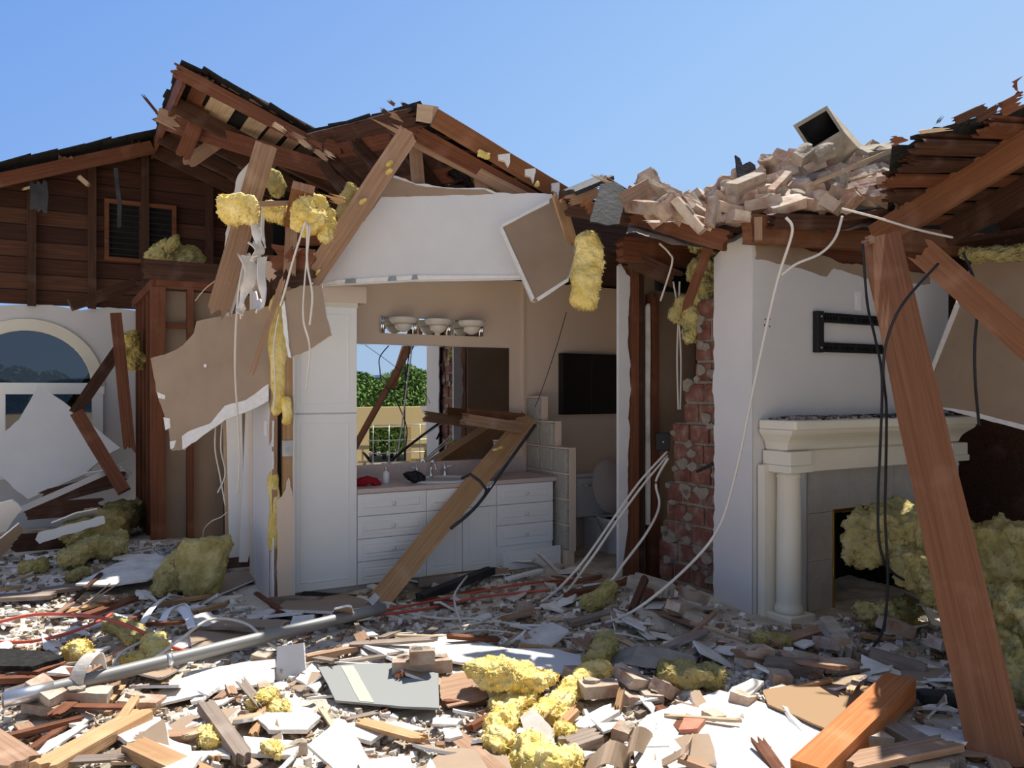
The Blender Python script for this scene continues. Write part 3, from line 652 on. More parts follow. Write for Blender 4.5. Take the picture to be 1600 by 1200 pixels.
va = thing('vanity_cabinet', 'long white vanity cabinet with raised panel drawers under the mirror', 'cabinet', at(HM, UV(2.144, 6.24, 0)))
zr = [.10, .285, .47, .655, .838]
lb('carcass', va, .0, .001, .1, 1.89, .55, .838, 'white_paint')
for i in range(4):
    drawer_front(va, 'drawer', 0, zr[i], .61, zr[i+1])
    if i: drawer_front(va, 'drawer', 1.29, zr[i], 1.89, zr[i+1])
drawer_front(va, 'false_drawer_front', .61, zr[3], .95, zr[4], knob=False); drawer_front(va, 'false_drawer_front', .95, zr[3], 1.29, zr[4], knob=False)
drawer_front(va, 'door', .61, zr[0], .95, zr[3], knob=True, kx=.92, kz=.6); drawer_front(va, 'door', .95, zr[0], 1.29, zr[3], kx=.98, kz=.6)
od = drawer_front(va, 'drawer', 1.30, zr[0]-.015, 1.91, zr[1]-.025, y=-.10); od['label'] = 'bottom right drawer pulled open'
lb('drawer_box', od, 1.33, -.10, .1, 1.87, .02, .22, 'white_paint')
tag(MB().box(-.0, -.03, .84, 1.925, .55, .878, bev=.006).box(0, .53, .878, 1.9, .55, 1.02).build('countertop', M['counter'], None, at(HM, UV(2.144, 6.24, 0))), 'pinkish laminate countertop with backsplash on the white vanity', 'countertop')
# oval basin with tap
sk = thing('wash_basin', 'white oval drop in basin in the pinkish countertop', 'sink', at(HM, UV(3.02, 6.50, .878)))
sc_ = Matrix.Diagonal((1.22, 1, 1, 1))
MB().lathe([(.16, -.09), (.19, -.03), (.205, .004), (.225, .018), (.25, .016), (.262, .004), (.262, 0), (.2, -.1)], 40, 0, sc_).build('basin', M['porcelain'], sk)
MB().lathe([(.0, -.088), (.02, -.088), (.022, -.083), (0, -.082)], 16, 0).build('drain', M['chrome'], sk)
fc = thing('basin_tap', 'chrome three piece tap behind the oval basin', 'tap', at(HM, UV(3.02, 6.72, .88)))
q = MB(); q.lathe([(.026, 0), (.026, .02), (.016, .035), (.015, .07)], 18); q.tube(spline([(0, 0, .06), (0, 0, .11), (0, -.03, .145), (0, -.075, .145), (0, -.105, .10), (0, -.11, .085)], 6), .012, 12); q.build('spout', M['chrome'], fc)
for s in (-1, 1):
    q = MB(); q.lathe([(.028, 0), (.028, .015), (.018, .035), (.014, .06), (.022, .075), (.022, .09), (.01, .10), (.008, .125), (0, .13)], 18, 0, Matrix.Translation((s*.14, 0, 0))); h_ = q.build('handle', M['chrome'], fc)
    q = MB(); q.tube([(s*.14, 0, .09), (s*.20, -.02, .105)], [.011, .006], 8); q.build('lever', M['plastic_white'], h_)
# tall cabinet
tc_ = thing('linen_cabinet', 'tall white two door linen cabinet left of the vanity', 'cabinet', at(HM, UV(1.612, 6.235, 0)))
lb('carcass', tc_, 0, .001, .1, .53, .55, 2.37, 'white_paint')
for z0, z1_ in ((.1, 1.495), (1.5, 2.36)):
    mb = MB(); mb.box(.003, -.02, z0+.003, .527, 0, z1_-.003, bev=.003); i = .07
    a, b_, c, d = i, z0+i, .53-i, z1_-i
    for q in ((a, b_, c, b_+.008), (a, d-.008, c, d), (a, b_, a+.008, d), (c-.008, b_, c, d)): mb.box(q[0], -.024, q[1], q[2], -.018, q[3], bev=.002)
    mb.build('door', M['white_paint'], tc_)
lb('cornice', tc_, 0, -.03, 2.345, .535, .02, 2.39, 'cream', bev=.006)
# mirror
mi = thing('wall_mirror', 'large frameless wall mirror over the vanity', 'mirror', WM(6.785, 2.144, 1.03))
MIR = lb('pane', mi, 0, 0, .0, 1.735, 1.055, .006, 'mirror')
lb('top_channel', mi, 0, 1.053, 0, 1.735, 1.062, .009, 'chrome'); lb('bottom_channel', mi, 0, -.01, 0, 1.735, .006, .012, 'chrome')
# light bar
lt = thing('vanity_light', 'chrome three bowl light bar above the mirror', 'wall light', WM(6.785, 2.55, 2.195))
for k in range(3):
    x = k*.343
    lb('back_plate', lt, x+.028, 0, 0, x+.315, .145, .02, 'mirror')
for x in (0, .314, .657, 1.0):
    q = MB(); q.tube([(x+.006, 0, .022), (x+.006, .145, .022)], .012, 10); q.tube([(x+.024, 0, .022), (x+.024, .145, .022)], .012, 10); q.build('ribbed_divider', M['chrome'], lt)
for k in range(3):
    q = MB(); T = Matrix.Translation((k*.343+.172, 0, .13)) @ Matrix.Rotation(R(-90), 4, 'X')
    q.lathe([(.128, .135), (.126, .118), (.115, .098), (.098, .085), (.094, .082)][::-1], 30, 0, T); s_ = q.build('bowl_shade', M['opal'], lt)
    q = MB(); q.lathe([(.082, .078), (.074, .05), (.05, .022), (.02, .008), (.0, .006)][::-1], 30, 0, T); q.build('lower_bowl', M['opal'], s_)
    q = MB(); q.tube([(k*.343+.172, .05, .01), (k*.343+.172, .05, .12)], .012, 10); q.build('arm', M['chrome'], lt)
# glass block partition
gb = thing('glass_block_partition', 'stepped glass block partition between vanity and toilet', 'partition', at(HM, UV(4.08, 6.07, 0)))
bh = .235
for c, nrow in enumerate((4, 5, 6)):
    y = c*.24; b0 = None
    for r_ in range(nrow):
        z = .205+r_*bh; lb('glass_block', gb, .0, y+.012, z+.008, .09, y+.228, z+bh-.008, 'glass_block', bev=.012)
mb = MB(); mb.box(.004, .0, 0, .086, .72, .205)
for c, nrow in enumerate((4, 5, 6)):
    y = c*.24; zt = .205+nrow*bh
    mb.box(.008, y, zt-.006, .10, y+.24, zt+.008); mb.box(.035, y-.005, .2, .102, y+.006, zt+.008)
    for r_ in range(nrow): mb.box(.008, y, .205+r_*bh-.007, .09, y+.24, .205+r_*bh+.007)
mb.build('pink_mortar_frame', M['wall_pink'], gb)
# toilet
to = thing('toilet', 'white toilet with raised lid behind the glass block partition', 'toilet', at(HM, UV(4.83, 6.79, 0)))
lb('tank', to, -.28, -.20, .40, .26, -.01, .80, 'porcelain', bev=.025); lb('tank_lid', to, -.29, -.21, .80, .27, -.005, .84, 'porcelain', bev=.012)
el = Matrix.Translation((.02, -.48, 0)) @ Matrix.Diagonal((.78, 1.05, 1, 1))
MB().lathe([(.13, 0), (.14, .03), (.12, .12), (.14, .22), (.20, .32), (.235, .385), (.24, .40), (.19, .40), (.15, .34), (.05, .25)], 32, 0, el).build('bowl', M['porcelain'], to)
lb('pedestal', to, -.10, -.32, 0, .13, -.05, .40, 'porcelain', bev=.03)
q = MB()
ring_o = [(.245*math.cos(2*math.pi*i/36), .245*math.sin(2*math.pi*i/36)) for i in range(36)]
q.lathe([(.165, .405), (.165, .422), (.235, .425), (.245, .415), (.245, .405)], 36, 0, el); q.build('seat', M['porcelain'], to)
q = MB(); q.lathe([(.0, 0), (.235, .0), (.245, .008), (.24, .02), (.0, .024)], 36, 0, Matrix.Translation((.07, -.262, .70)) @ Matrix.Rotation(R(78), 4, 'X') @ Matrix.Diagonal((.84, 1.12, 1, 1))); q.build('lid', M['porcelain_lid'], to)
q = MB(); q.tube([(-.2, -.2, .73), (-.2, -.235, .73), (-.13, -.24, .725)], .009, 8); q.build('flush_lever', M['chrome'], to)
for s in (-1, 1): lb('hinge', to, .02+s*.09-.02, -.25, .415, .02+s*.09+.02, -.22, .45, 'porcelain', bev=.005)
# wall cabinet above the toilet
p0 = onv(880, 556, 6.70); p1 = onv(968, 650, 6.70); L = p1.dot(UD)-p0.dot(UD)
mc = thing('medicine_cabinet', 'black two door wall cabinet above the toilet', 'cabinet', WM(6.70, p0.dot(UD), 1.435)); hh = .61
lb('body', mc, 0, 0, -.088, L, hh, -.02, 'black_metal'); lb('door', mc, .0, 0, -.02, L/2-.004, hh, 0, 'black_gloss'); lb('door', mc, L/2+.004, 0, -.02, L, hh, 0, 'black_gloss')
lb('door_gap_strip', mc, L/2-.004, .01, -.02, L/2+.004, hh-.01, -.006, 'wood_grey'); lb('top_rail', mc, -.004, hh, -.088, L+.004, hh+.01, .004, 'black_metal')
# small things on the counter
p = onv(603, 752, 6.5); bt = thing('soap_bottle', 'small white bottle on the countertop left of the basin', 'bottle', at(HM, Vector((p.x, p.y, .878))))
MB().lathe([(.028, 0), (.03, .01), (.03, .09), (.012, .105), (.012, .115)], 18).build('body', M['plastic_white'], bt); MB().lathe([(.014, .115), (.014, .14), (.006, .145)], 14).build('cap', M['alu'], bt)
fluff('plastic_bag', [UV(2.66, 6.42, .90), UV(2.72, 6.42, .93), UV(2.80, 6.43, .90)], .12, .10, 'crumpled black plastic bag on the countertop beside the bottle', .02, 'black_cloth', cat='bag')
fluff('red_cloth', [UV(2.20, 6.42, .89), UV(2.30, 6.44, .91), UV(2.42, 6.42, .89)], .10, .05, 'crumpled red cloth at the left end of the countertop', .02, 'red_cloth', cat='cloth')
# ================================================================== broken roofs
def adopt(o, par, loc):
    o.parent = par; o.matrix_parent_inverse = Matrix.Translation(-Vector(loc)); return o
def base(name, label, cat, loc, group=None):
    loc = Vector(loc); e_ = thing(name, label, cat, Matrix.Translation(loc), group); e_['_l'] = tuple(loc); return e_
def loc_of(e_): return Vector(e_['_l'])
def rp(par, name, p0, p1, w_, t_, mat, face=None, spl=(0, 0), label=None, warp=.006):
    return adopt(plank(name, p0, p1, w_, t_, mat, label, None, face, spl, warp=warp), par, loc_of(par))
def shingle_rows(par, f, a0, a1, b0, b1, rows, seed, jag=.12, th=.02, name='shingles', mat='shingle'):
    """ragged overlapping courses over the surface f(a, b): rows run along a"""
    rnd = random.Random(seed); mb = MB()
    for r_ in range(rows):
        s0 = b0+(b1-b0)*r_/rows; s1 = b0+(b1-b0)*(r_+1.25)/rows; a = a0-rnd.uniform(0, jag); 
        while a < a1:
            L = rnd.uniform(.18, .34); e0 = min(a+L-.006, a1+rnd.uniform(0, jag)); dz = rnd.uniform(0, .02); q0 = s0+rnd.uniform(-.03, .03)
            lo = [f(a, q0), f(e0, q0+rnd.uniform(-.015, .015)), f(e0, s1), f(a, s1)]
            up = [.012+dz, .012+dz, .0, .0]
            vs = [Vector(p)+Vector((0, 0, u_)) for p, u_ in zip(lo, up)]+[Vector(p)+Vector((0, 0, u_+th)) for p, u_ in zip(lo, up)]
            mb.add(vs, [(0,3,2,1),(4,5,6,7),(0,1,5,4),(1,2,6,5),(2,3,7,6),(3,0,4,7)]); a += L
    return adopt(mb.build(name, M[mat]), par, loc_of(par))
# --- main gable roof over the bedroom: right slope, seen from below
ra = base('roof_section', 'largest broken roof slope with rafters and black shingles, at upper left', 'roof', UV(RU, 8.1, 0))
def A(u, v, dz=0): return UV(u, v, roofz(u)+dz)
slope = Vector(A(2.1, 8)-A(1.1, 8)).normalized()
rp(ra, 'rafter', A(.96, 8.02, .02), A(4.75, 7.95, -.05), .115, .05, 'wood_red', -VD, (.12, .05), 'near rafter with splintered tip')
rp(ra, 'rafter', A(1.35, 8.06, .06), A(2.9, 8.06, .10), .06, .03, 'wood_tan', -VD, (.2, .3))
for i, v in enumerate((8.75, 9.35, 9.95, 10.55)): rp(ra, 'rafter', A(1.05, v, -.10), A(4.9, v, -.10), .15, .05, 'wood_dark', -VD, (.04, .04))
mats = ['wood_red', 'wood_tan', 'wood_dark', 'wood_red', 'wood_dark', 'wood_red', 'wood_dark', 'wood_dark', 'wood_red', 'wood_dark', 'wood_dark']
for i, u in enumerate((1.27, 2.02, 2.34, 2.67, 3.0, 3.33, 3.66, 4.0, 4.33, 4.66)):
    rp(ra, 'sheathing_board', A(u, 8.0+.03*(i % 3), 0), A(u, 11.3, 0), .15, .022, mats[i], slope.cross(VD), (.05, .03))
for u, w_, m_ in ((1.49, .25, 'wood_pale'), (1.83, .19, 'wood_pale'), (2.19, .12, 'wood_tan')): rp(ra, 'underlay_strip', A(u, 8.06, -.004), A(u, 9.7, -.004), w_, .008, m_, slope.cross(VD), (.03, .1), 'pale underlay panel')
rp(ra, 'ridge_board', UV(RU-.02, 8.05, RZ-.07), UV(RU-.02, 11.3, RZ-.07), .16, .035, 'wood_red', UD, (.05, 0))
shingle_rows(ra, lambda a, b: UV(b, a, roofz(b)+.03), 8.0, 11.3, 1.05, 4.9, 20, 1, .1)
mb = MB(); mb.box(0, 0, 0, 1, 1, .012)
p = [A(1.1, 8.12, .022), A(4.9, 8.12, .022), A(4.9, 11.3, .022), A(1.1, 11.3, .022)]
mb = MB().add(p+[q+Vector((0, 0, .014)) for q in p], [(0,3,2,1),(4,5,6,7),(0,1,5,4),(1,2,6,5),(2,3,7,6),(3,0,4,7)]); adopt(mb.build('roof_felt', M['soot']), ra, loc_of(ra))
# --- left slope over the far gable
rb = base('roof_edge', 'thin black shingled roof edge above the brown gable at far left', 'roof', UV(-1.5, 10.8, 2.7))
for i in range(6):
    u = .9-i*.75; rp(rb, 'sheathing_board', A(u, 10.35, -.01), A(u, 11.4, -.01), .16, .022, 'wood_tan' if i in (1, 3) else 'wood_dark', (0, 0, 1), (.12, 0))
rp(rb, 'rafter', A(1.05, 10.45, -.10), A(-5, 10.45, -.10), .15, .05, 'wood_red', -VD)
shingle_rows(rb, lambda a, b: UV(b, a, roofz(b)+.03), 10.3, 11.4, RU, -5.2, 24, 2, .10)
# collar beam and hanging struts in front of the roof underside
plank('collar_beam', P(238, 183, 8.5), P(640, 306, 8.1), .19, .05, 'wood_red', 'long reddish beam with a pale broken end below the upper left roof', 'beam', splinter=(.12, .02))
plank('strut', P(318, 165, 8.3), P(284, 248, 8.3), .15, .05, 'wood_red', 'short reddish board end hanging under the upper left rafters', 'board', splinter=(0, .05))
plank('strut', P(372, 200, 8.6), P(288, 258, 8.6), .14, .05, 'wood_tan', 'short tan board crossing under the upper left roof', 'board', splinter=(.03, .1))
plank('strut', P(500, 250, 7.8), P(560, 330, 7.8), .10, .05, 'wood_dark', 'dark short board in the shade under the middle of the roof', 'board', splinter=(.03, .1))
plank('splinter', P(220, 145, 8.5), P(252, 184, 8.46), .03, .02, 'wood_dark', 'thin dark stick poking up at the broken left roof ridge', 'splinter', splinter=(.1, 0))
plank('splinter', P(250, 178, 8.9), P(282, 186, 8.9), .09, .03, 'wood_pale', 'pale broken wood end at the left tip of the roof', 'splinter', splinter=(.05, .1))
plank('beam_end', P(246, 178, 8.45), P(286, 196, 8.43), .15, .03, 'wood_tan', 'pale tan broken board face at the left end of the collar beam', 'board', splinter=(.03, .12))
# grey foil strip hanging at far left eave
o = sheet_mb([P(181, 262, 9.3), P(183, 290, 9.28), P(187, 318, 9.3), P(186, 355, 9.32)], [Vector((.05, 0, 0))]*4, .006, seed=3, jag=.04).build('felt_strip', M['felt']); tag(o, 'shiny black felt strip hanging from the far left eave', 'roofing felt')
o = sheet_mb([P(60, 285, 9.0), P(62, 305, 9.0), P(60, 330, 9.0)], [Vector((.2, 0, 0))]*3, .008, seed=4, jag=.08).build('felt_flap', M['felt']); tag(o, 'dark felt flap hanging under the far left eave', 'roofing felt')
plank('splinter', P(122, 275, 9.2), P(142, 292, 9.2), .05, .02, 'wood_pale', 'pale splinter hanging at the far left eave', 'splinter', splinter=(.02, .06))
plank('splinter', P(33, 296, 9.1), P(62, 289, 9.1), .03, .02, 'wood_pale', 'pale wood sliver under the black roof edge at far left', 'splinter', splinter=(.05, .06))
# --- sagging middle stretch of shingles
rm = base('roof_section', 'sagging middle roof piece with ragged black shingles', 'roof', P(560, 300, 7.6))
c00, c10, c01, c11 = P(478, 222, 8.1), P(655, 180, 6.5), P(600, 330, 8.0), P(735, 300, 6.8)
def Mf(a, b): return (c00*(1-a)+c10*a)*(1-b)+(c01*(1-a)+c11*a)*b
nrm_m = (c10-c00).cross(c01-c00)
shingle_rows(rm, lambda a, b: Mf(a, b)+Vector((0, 0, .03+.03*noise.noise(Vector((a*9, b*9, 1))))), 0, 1, -.06, 1, 8, 5, .05, .022)
for i in range(6): rp(rm, 'sheathing_board', Mf(-.03, i/5.5), Mf(1.02, i/5.5), .15, .022, ['wood_dark', 'wood_red', 'wood_dark'][i % 3], nrm_m, (.25, .2))
for i in range(3): rp(rm, 'rafter', Mf(.15+.33*i, -.02)-Vector((0, 0, .09)), Mf(.15+.33*i, 1.0)-Vector((0, 0, .09)), .14, .05, 'wood_dark', (c10-c00), (.1, .0))
rnd = random.Random(77)
for i, (a, b, c, d, w_) in enumerate(((605, 155, 618, 165, .03), (592, 168, 612, 182, .035), (622, 160, 650, 172, .04), (604, 176, 640, 190, .05), (560, 205, 545, 235, .09), (505, 225, 535, 232, .12))):
    plank('splinter', P(a, b, 6.7+.2*i*(i > 3)), P(c, d, 6.7+.2*i*(i > 3)), w_, .02, ['wood_red', 'wood_dark', 'wood_dark', 'wood_tan', 'wood_red', 'wood_red'][i],
          ['thin red stick standing up at the peak of the middle roof', 'dark stick just under the red stick at the middle roof peak', 'dark shingle sliver at the right of the middle roof peak', 'tan shake under the middle roof peak', 'red shake hanging below the ragged middle roof', 'broken red shake on the left edge of the middle roof'][i], 'splinter', splinter=(.05, .02))
for i in range(7):
    x = 425+i*13; y = 190+i*8+rnd.uniform(-4, 4)
    plank('shake', P(x, y, 7.55), P(x+rnd.uniform(18, 34), y+rnd.uniform(12, 22), 7.5), .05, .015, ['wood_pale', 'wood_red', 'wood_tan'][i % 3], 'splintered wood shake lying along the upper left rafter edge', 'splinter', splinter=(.05, .1), group='splintered shakes on the rafter edge')
# --- right hand part of the roof, over the bathroom
rr_ = base('roof_section', 'broken roof piece with three parallel red boards above the white hanging panel', 'roof', P(800, 300, 6.7))
rp(rr_, 'fascia_board', P(679, 184, 6.25), P(893, 312, 6.85), .145, .05, 'wood_post', None, (0, .05), 'reddish fascia board along the top')
rp(rr_, 'rafter', P(640, 202, 6.4), P(862, 326, 6.8), .12, .05, 'wood_red', None, (.1, .05), 'dark red rafter')
rp(rr_, 'rafter', P(562, 176, 6.4), P(884, 342, 6.75), .10, .04, 'wood_tan', None, (.55, .05), 'long tan board with splintered pointed tip')
rp(rr_, 'pale_block', P(655, 176, 6.4), P(680, 180, 6.3), .13, .06, 'wood_pale')
c00, c10, c01, c11 = P(668, 182, 6.4), P(895, 300, 6.9), P(668, 182, 6.4)+VD*1.6+Vector((0, 0, .12)), P(895, 300, 6.9)+VD*1.6
shingle_rows(rr_, lambda a, b: (c00*(1-a)+c10*a)*(1-b)+(c01*(1-a)+c11*a)*b+Vector((0, 0, -.035)), .05, 1, .05, 1, 9, 6, .03)
for i in range(5): rp(rr_, 'sheathing_board', c00*(1-.12-.2*i)+c10*(.12+.2*i)+VD*.06-Vector((0, 0, .06)), c01*(1-.12-.2*i)+c11*(.12+.2*i)-Vector((0, 0, .06)), .17, .022, 'wood_dark', (0, 0, 1), (.05, 0))
for i, (a, b) in enumerate(((788, 247), (828, 271), (868, 295))):
    t_ = (a-679)/214; pc = P(a, b, 6.20+.6*t_); q = [(-.055, .03), (-.01, .065), (.05, .04), (.045, -.01), (.03, -.075), (.005, -.03), (-.05, -.02)]
    q = [(x*(1-.15*i), y*(1+.1*i)) for x, y in q]
    adopt(MB().prism(outline(q, .01, .015, 60+i), -.02, .012, 0).build('plaster_patch', M['gypsum'], None, at(frame(Vector((1, .2, 0)), z=Vector((0, -1, .15))), pc)), rr_, loc_of(rr_))
for i, (x, a, b, w_) in enumerate(((648, 222, 292, .10), (748, 262, 300, .10))):
    plank('stud', P(x, a, 6.65), P(x+6, b, 6.65), w_*1.12, .05, 'wood_tan', ['short tan stud between the leaning board and the white panel', 'short tan stud above the middle of the white panel'][i], 'stud')
fluff('insulation_batt', [P(690, 285, 7.0), P(730, 272, 7.0), P(775, 290, 7.0), P(810, 302, 7.0)], .22, .25, 'dusty insulation packed behind the top of the white panel', .04, 'insul_old')
fluff('insulation_scrap', [P(748, 236, 6.36), P(756, 240, 6.38), P(764, 244, 6.4)], .05, .05, 'small yellow insulation scrap caught on the red boards', .015)
fluff('insulation_scrap', [P(834, 284, 6.6), P(842, 288, 6.62)], .05, .05, 'tiny yellow insulation scrap near the lower end of the fascia board', .015)
# white hanging panel
pl = Plane3(P(493, 447, 6.28), P(925, 432, 6.30), P(740, 290, 6.42))
wp = panel('hanging_ceiling_panel', [(616, 274), (650, 287), (700, 293), (757, 294), (775, 301), (862, 303), (925, 432), (812, 437), (640, 440), (491, 448), (548, 370)], pl, .014, [M['paper'], M['drywall'], M['gypsum']], 'large white plasterboard panel hanging above the bathroom mirror', 'plasterboard', [.012, .012, .012, .012, .012, .0, 0, 0, 0, 0, 0])
def sub(name, px, plane, par, mat, lift=.003, t_=.003, jag=0.0, label=None):
    pts = [plane.hit(*p)+plane.n*lift for p in px]; c = sum(pts, Vector())/len(pts); xax = (pts[1]-pts[0]).normalized(); Mx = at(frame(xax, z=plane.n), c); inv = Mx.inverted(); _seed[0] += 1
    q = [(inv @ p).to_2d() for p in pts]; mb = MB(); mb.prism(outline([(a.x, a.y) for a in q], jag, .03, _seed[0]), -t_, 0, 0)
    o = mb.build(name, M[mat]); Pm = par.matrix_basis.copy(); o.parent = par; o.matrix_parent_inverse = Pm.inverted(); o.matrix_basis = Mx
    if label: o['label'] = label
    return o
sub('torn_paper_strip', [(613, 277), (650, 289), (700, 295), (757, 296), (772, 303), (690, 306), (596, 308), (580, 330), (570, 345), (560, 350)], pl, wp, 'paper', .002, .002, .008, 'brown grey strip of torn paper along the top')
sub('bottom_trim', [(494, 446), (640, 438), (820, 435), (820, 431), (640, 431), (530, 438)], pl, wp, 'gypsum', .012, .012, .0)
for i, (x, y) in enumerate(((548, 441), (613, 437), (648, 435))): sub('metal_clip', [(x-9+i*2, y+3), (x+9-i*2, y+2), (x+8-i*2, y-5), (x-7+i*2, y-4)], pl, wp, 'steel', .016, .004)
pl2 = Plane3(P(780, 356, 6.15), P(833, 472, 6.05), P(890, 400, 6.2))
bp_ = panel('hanging_board', [(781, 356), (850, 318), (866, 306), (898, 398), (888, 432), (836, 472), (830, 470)], pl2, .014, [M['drywall'], M['paper'], M['gypsum']], 'brown backed plasterboard piece hanging right of the white panel', 'plasterboard', [0, .004, .01, .0, .0, 0, 0])
sub('white_edge', [(781, 356), (784, 353), (835, 466), (831, 471)], pl2, bp_, 'gypsum', .008, .01, .002); sub('white_edge', [(841, 471), (888, 440), (888, 434), (838, 466)], pl2, bp_, 'gypsum', .008, .01, .002); sub('white_edge', [(782, 357), (784, 351), (858, 312), (858, 318)], pl2, bp_, 'gypsum', .008, .01, .003)
plank('board', P(870, 300, 6.3), P(898, 395, 6.25), .10, .03, 'wood_orange', 'narrow orange board beside the hanging brown plasterboard', 'board', face=(.6, -1, 0), splinter=(.2, .1))
# boards leaning in front
plank('leaning_board', P(416, 226, 6.25), P(337, 500, 6.1), .165, .045, 'wood_tan', 'wide dusty board leaning up to the roof left of the white panel', 'board', splinter=(.01, .1))
plank('leaning_board', P(641, 205, 6.2), P(480, 446, 6.12), .16, .045, 'wood_tan', 'long tan board along the left edge of the white hanging panel', 'board', splinter=(.05, .06))
for i, (x, y) in enumerate(((610, 257), (606, 270), (567, 315), (497, 424))):
    fluff('insulation_tuft', [P(x-4, y+3, 6.10), P(x+5, y-5, 6.10)], .05, .03, 'tiny insulation tuft stuck to the long tan board', .01, group='tufts on the long tan board', n=8)
plank('joist_end', P(461, 352, 6.0), P(474, 292, 5.62), .155, .07, 'wood_post', 'reddish joist end sticking up through the yellow insulation', 'joist', splinter=(0, .01))
plank('joist', P(448, 366, 6.15), P(506, 366, 6.3), .17, .09, 'wood_red', 'reddish joist behind the yellow insulation lumps', 'joist')
plank('broken_joist', P(424, 402, 6.12), P(500, 412, 6.1), .20, .06, 'wood_red', 'splintered red joist under the hanging yellow insulation', 'joist', splinter=(.08, .12))
plank('broken_joist', P(418, 438, 6.08), P(496, 436, 6.1), .13, .05, 'wood_dark', 'dark broken joist just above the small hanging brown sheet', 'joist', splinter=(.1, .06))
plank('stud', P(452, 430, 6.0), P(456, 352, 6.1), .09, .04, 'wood_tan', 'short tan stud below the reddish joist end', 'stud', splinter=(.05, .02))
plank('lath', P(398, 319, 5.9), P(456, 317, 5.95), .035, .02, 'wood_tan', 'thin tan lath lying across the yellow insulation', 'lath', splinter=(.04, .05))
plank('splinter', P(500, 303, 5.8), P(540, 316, 5.8), .06, .02, 'wood_orange', 'pointed orange splinter left of the long tan board', 'splinter', splinter=(.15, .04))
plank('splinter', P(447, 410, 5.95), P(466, 385, 5.9), .07, .03, 'wood_red', 'broken red wood chunk above the hanging brown paper', 'splinter', splinter=(.05, .08))
plank('lath', P(444, 430, 5.92), P(392, 590, 5.95), .04, .015, 'wood_tan', 'long bent tan lath crossing the yellow insulation strip', 'lath', splinter=(.05, .05))
fluff('insulation_roll', [P(352, 326, 6.0), P(372, 326, 5.98), P(402, 328, 6.0)], .22, .20, 'yellow insulation roll end left of the white torn strips', .025)
fluff('insulation_lump', [P(418, 332, 6.05), P(440, 332, 6.03), P(452, 338, 6.02)], .16, .16, 'yellow insulation lump between white strips and joist end', .03)
fluff('insulation_lump', [P(462, 348, 5.75), P(480, 338, 5.7), P(492, 320, 5.72), P(508, 325, 5.75)], [.14, .2, .16, .08], [.16, .2, .16, .1], 'largest yellow insulation lump under the joist end', .03)
fluff('insulation_lump', [P(510, 322, 5.78), P(514, 350, 5.76), P(506, 382, 5.78)], .11, .11, 'yellow insulation hanging down beside the long tan board', .025, up=(1, 0, 0))
fluff('insulation_lump', [P(556, 288, 6.3), P(545, 305, 6.3), P(530, 345, 6.3)], .10, .11, 'dusty insulation piece standing behind the long tan board', .02, 'insul_old', up=(1, 0, 0))
fluff('insulation_lump', [P(428, 262, 6.6), P(424, 300, 6.6)], .14, .14, 'dim insulation in the shade right of the wide leaning board', .03, 'insul_old', up=(1, 0, 0))
pl3 = Plane3(P(390, 250, 6.32), P(350, 420, 6.3), P(365, 320, 6.32))
pl3 = Plane3(P(390, 250, 6.32), P(350, 420, 6.3), P(420, 330, 6.40))
panel('plasterboard_sliver', [(391, 252), (387, 268), (378, 330), (358, 420), (349, 424), (356, 350), (352, 308), (366, 300), (371, 276)], pl3, .012, BOARD, 'white plasterboard sliver behind the wide leaning board', 'plasterboard', .012)
plank('plasterboard_strip', P(385, 392, 6.2), P(352, 495, 6.15), .08, .012, 'drywall', 'white plasterboard strip along the right of the wide leaning board', 'plasterboard', splinter=(.03, .05))
for i, (pts, w_) in enumerate((([(402, 322), (400, 350), (404, 385), (398, 415)], .09), ([(412, 322), (410, 360), (414, 385)], .03), ([(384, 400), (392, 430), (378, 470), (376, 492)], .11), ([(410, 400), (408, 430), (412, 470), (402, 486)], .07), ([(398, 380), (406, 392), (396, 405)], .10))):
    p = spline([P(a, b, 6.0-.03*i) for a, b in pts], 6)
    o = sheet_mb(p, [Vector((math.cos(.4+.25*q/len(p)*5), math.sin(.4+.9*math.sin(q*.4)), .05)).normalized()*w_*(1-.3*q/len(p)) for q in range(len(p))], .01, seed=i, jag=.06).build('torn_strip', M['drywall_dusty' if i in (2, 4) else 'drywall'])
    tag(o, ['white torn plasterboard strip hanging under the insulation roll', 'thin white paper strip right of the torn plasterboard strip', 'curled dusty plasterboard strip above the hanging brown sheet', 'narrow white curled strip beside the yellow insulation', 'crumpled plasterboard knot between the hanging torn strips'][i], 'plasterboard')
# hanging brown sheet
pl4 = Plane3(P(235, 560, 6.55), P(420, 478, 6.15), P(268, 704, 6.35))
hs = panel('hanging_sheet', [(235, 560), (262, 552), (285, 540), (303, 520), (307, 502), (330, 497), (421, 478), (424, 560), (420, 606), (400, 634), (350, 652), (300, 690), (287, 703), (268, 704), (262, 660), (244, 612)], pl4, .013, [M['drywall'], M['paper'], M['gypsum']], 'large brown backed plasterboard sheet hanging torn left of the partition', 'plasterboard', [.01, .012, .01, .01, .005, .006, .0, .0, .01, .012, .012, .01, .01, .01, .012, .01])
sub('white_gypsum_band', [(420, 600), (420, 626), (394, 640), (352, 656), (306, 690), (286, 702), (285, 682), (300, 672), (330, 661), (352, 634), (385, 625)], pl4, hs, 'gypsum', .006, .008, .006, 'exposed white gypsum along the lower edge')
for i, q in enumerate(([(246, 612), (259, 618), (258, 624), (248, 622)], [(256, 652), (266, 654), (267, 668), (259, 672)], [(266, 690), (276, 688), (272, 700), (267, 702)])): sub('gypsum_chip', q, pl4, hs, 'gypsum', .005, .006, .004)
sub('nail_hole', [(319, 569), (323, 569), (323, 574), (319, 574)], pl4, hs, 'gypsum', .004, .003)
pl5 = Plane3(P(447, 452, 5.85), P(503, 447, 5.8), P(455, 556, 5.75))
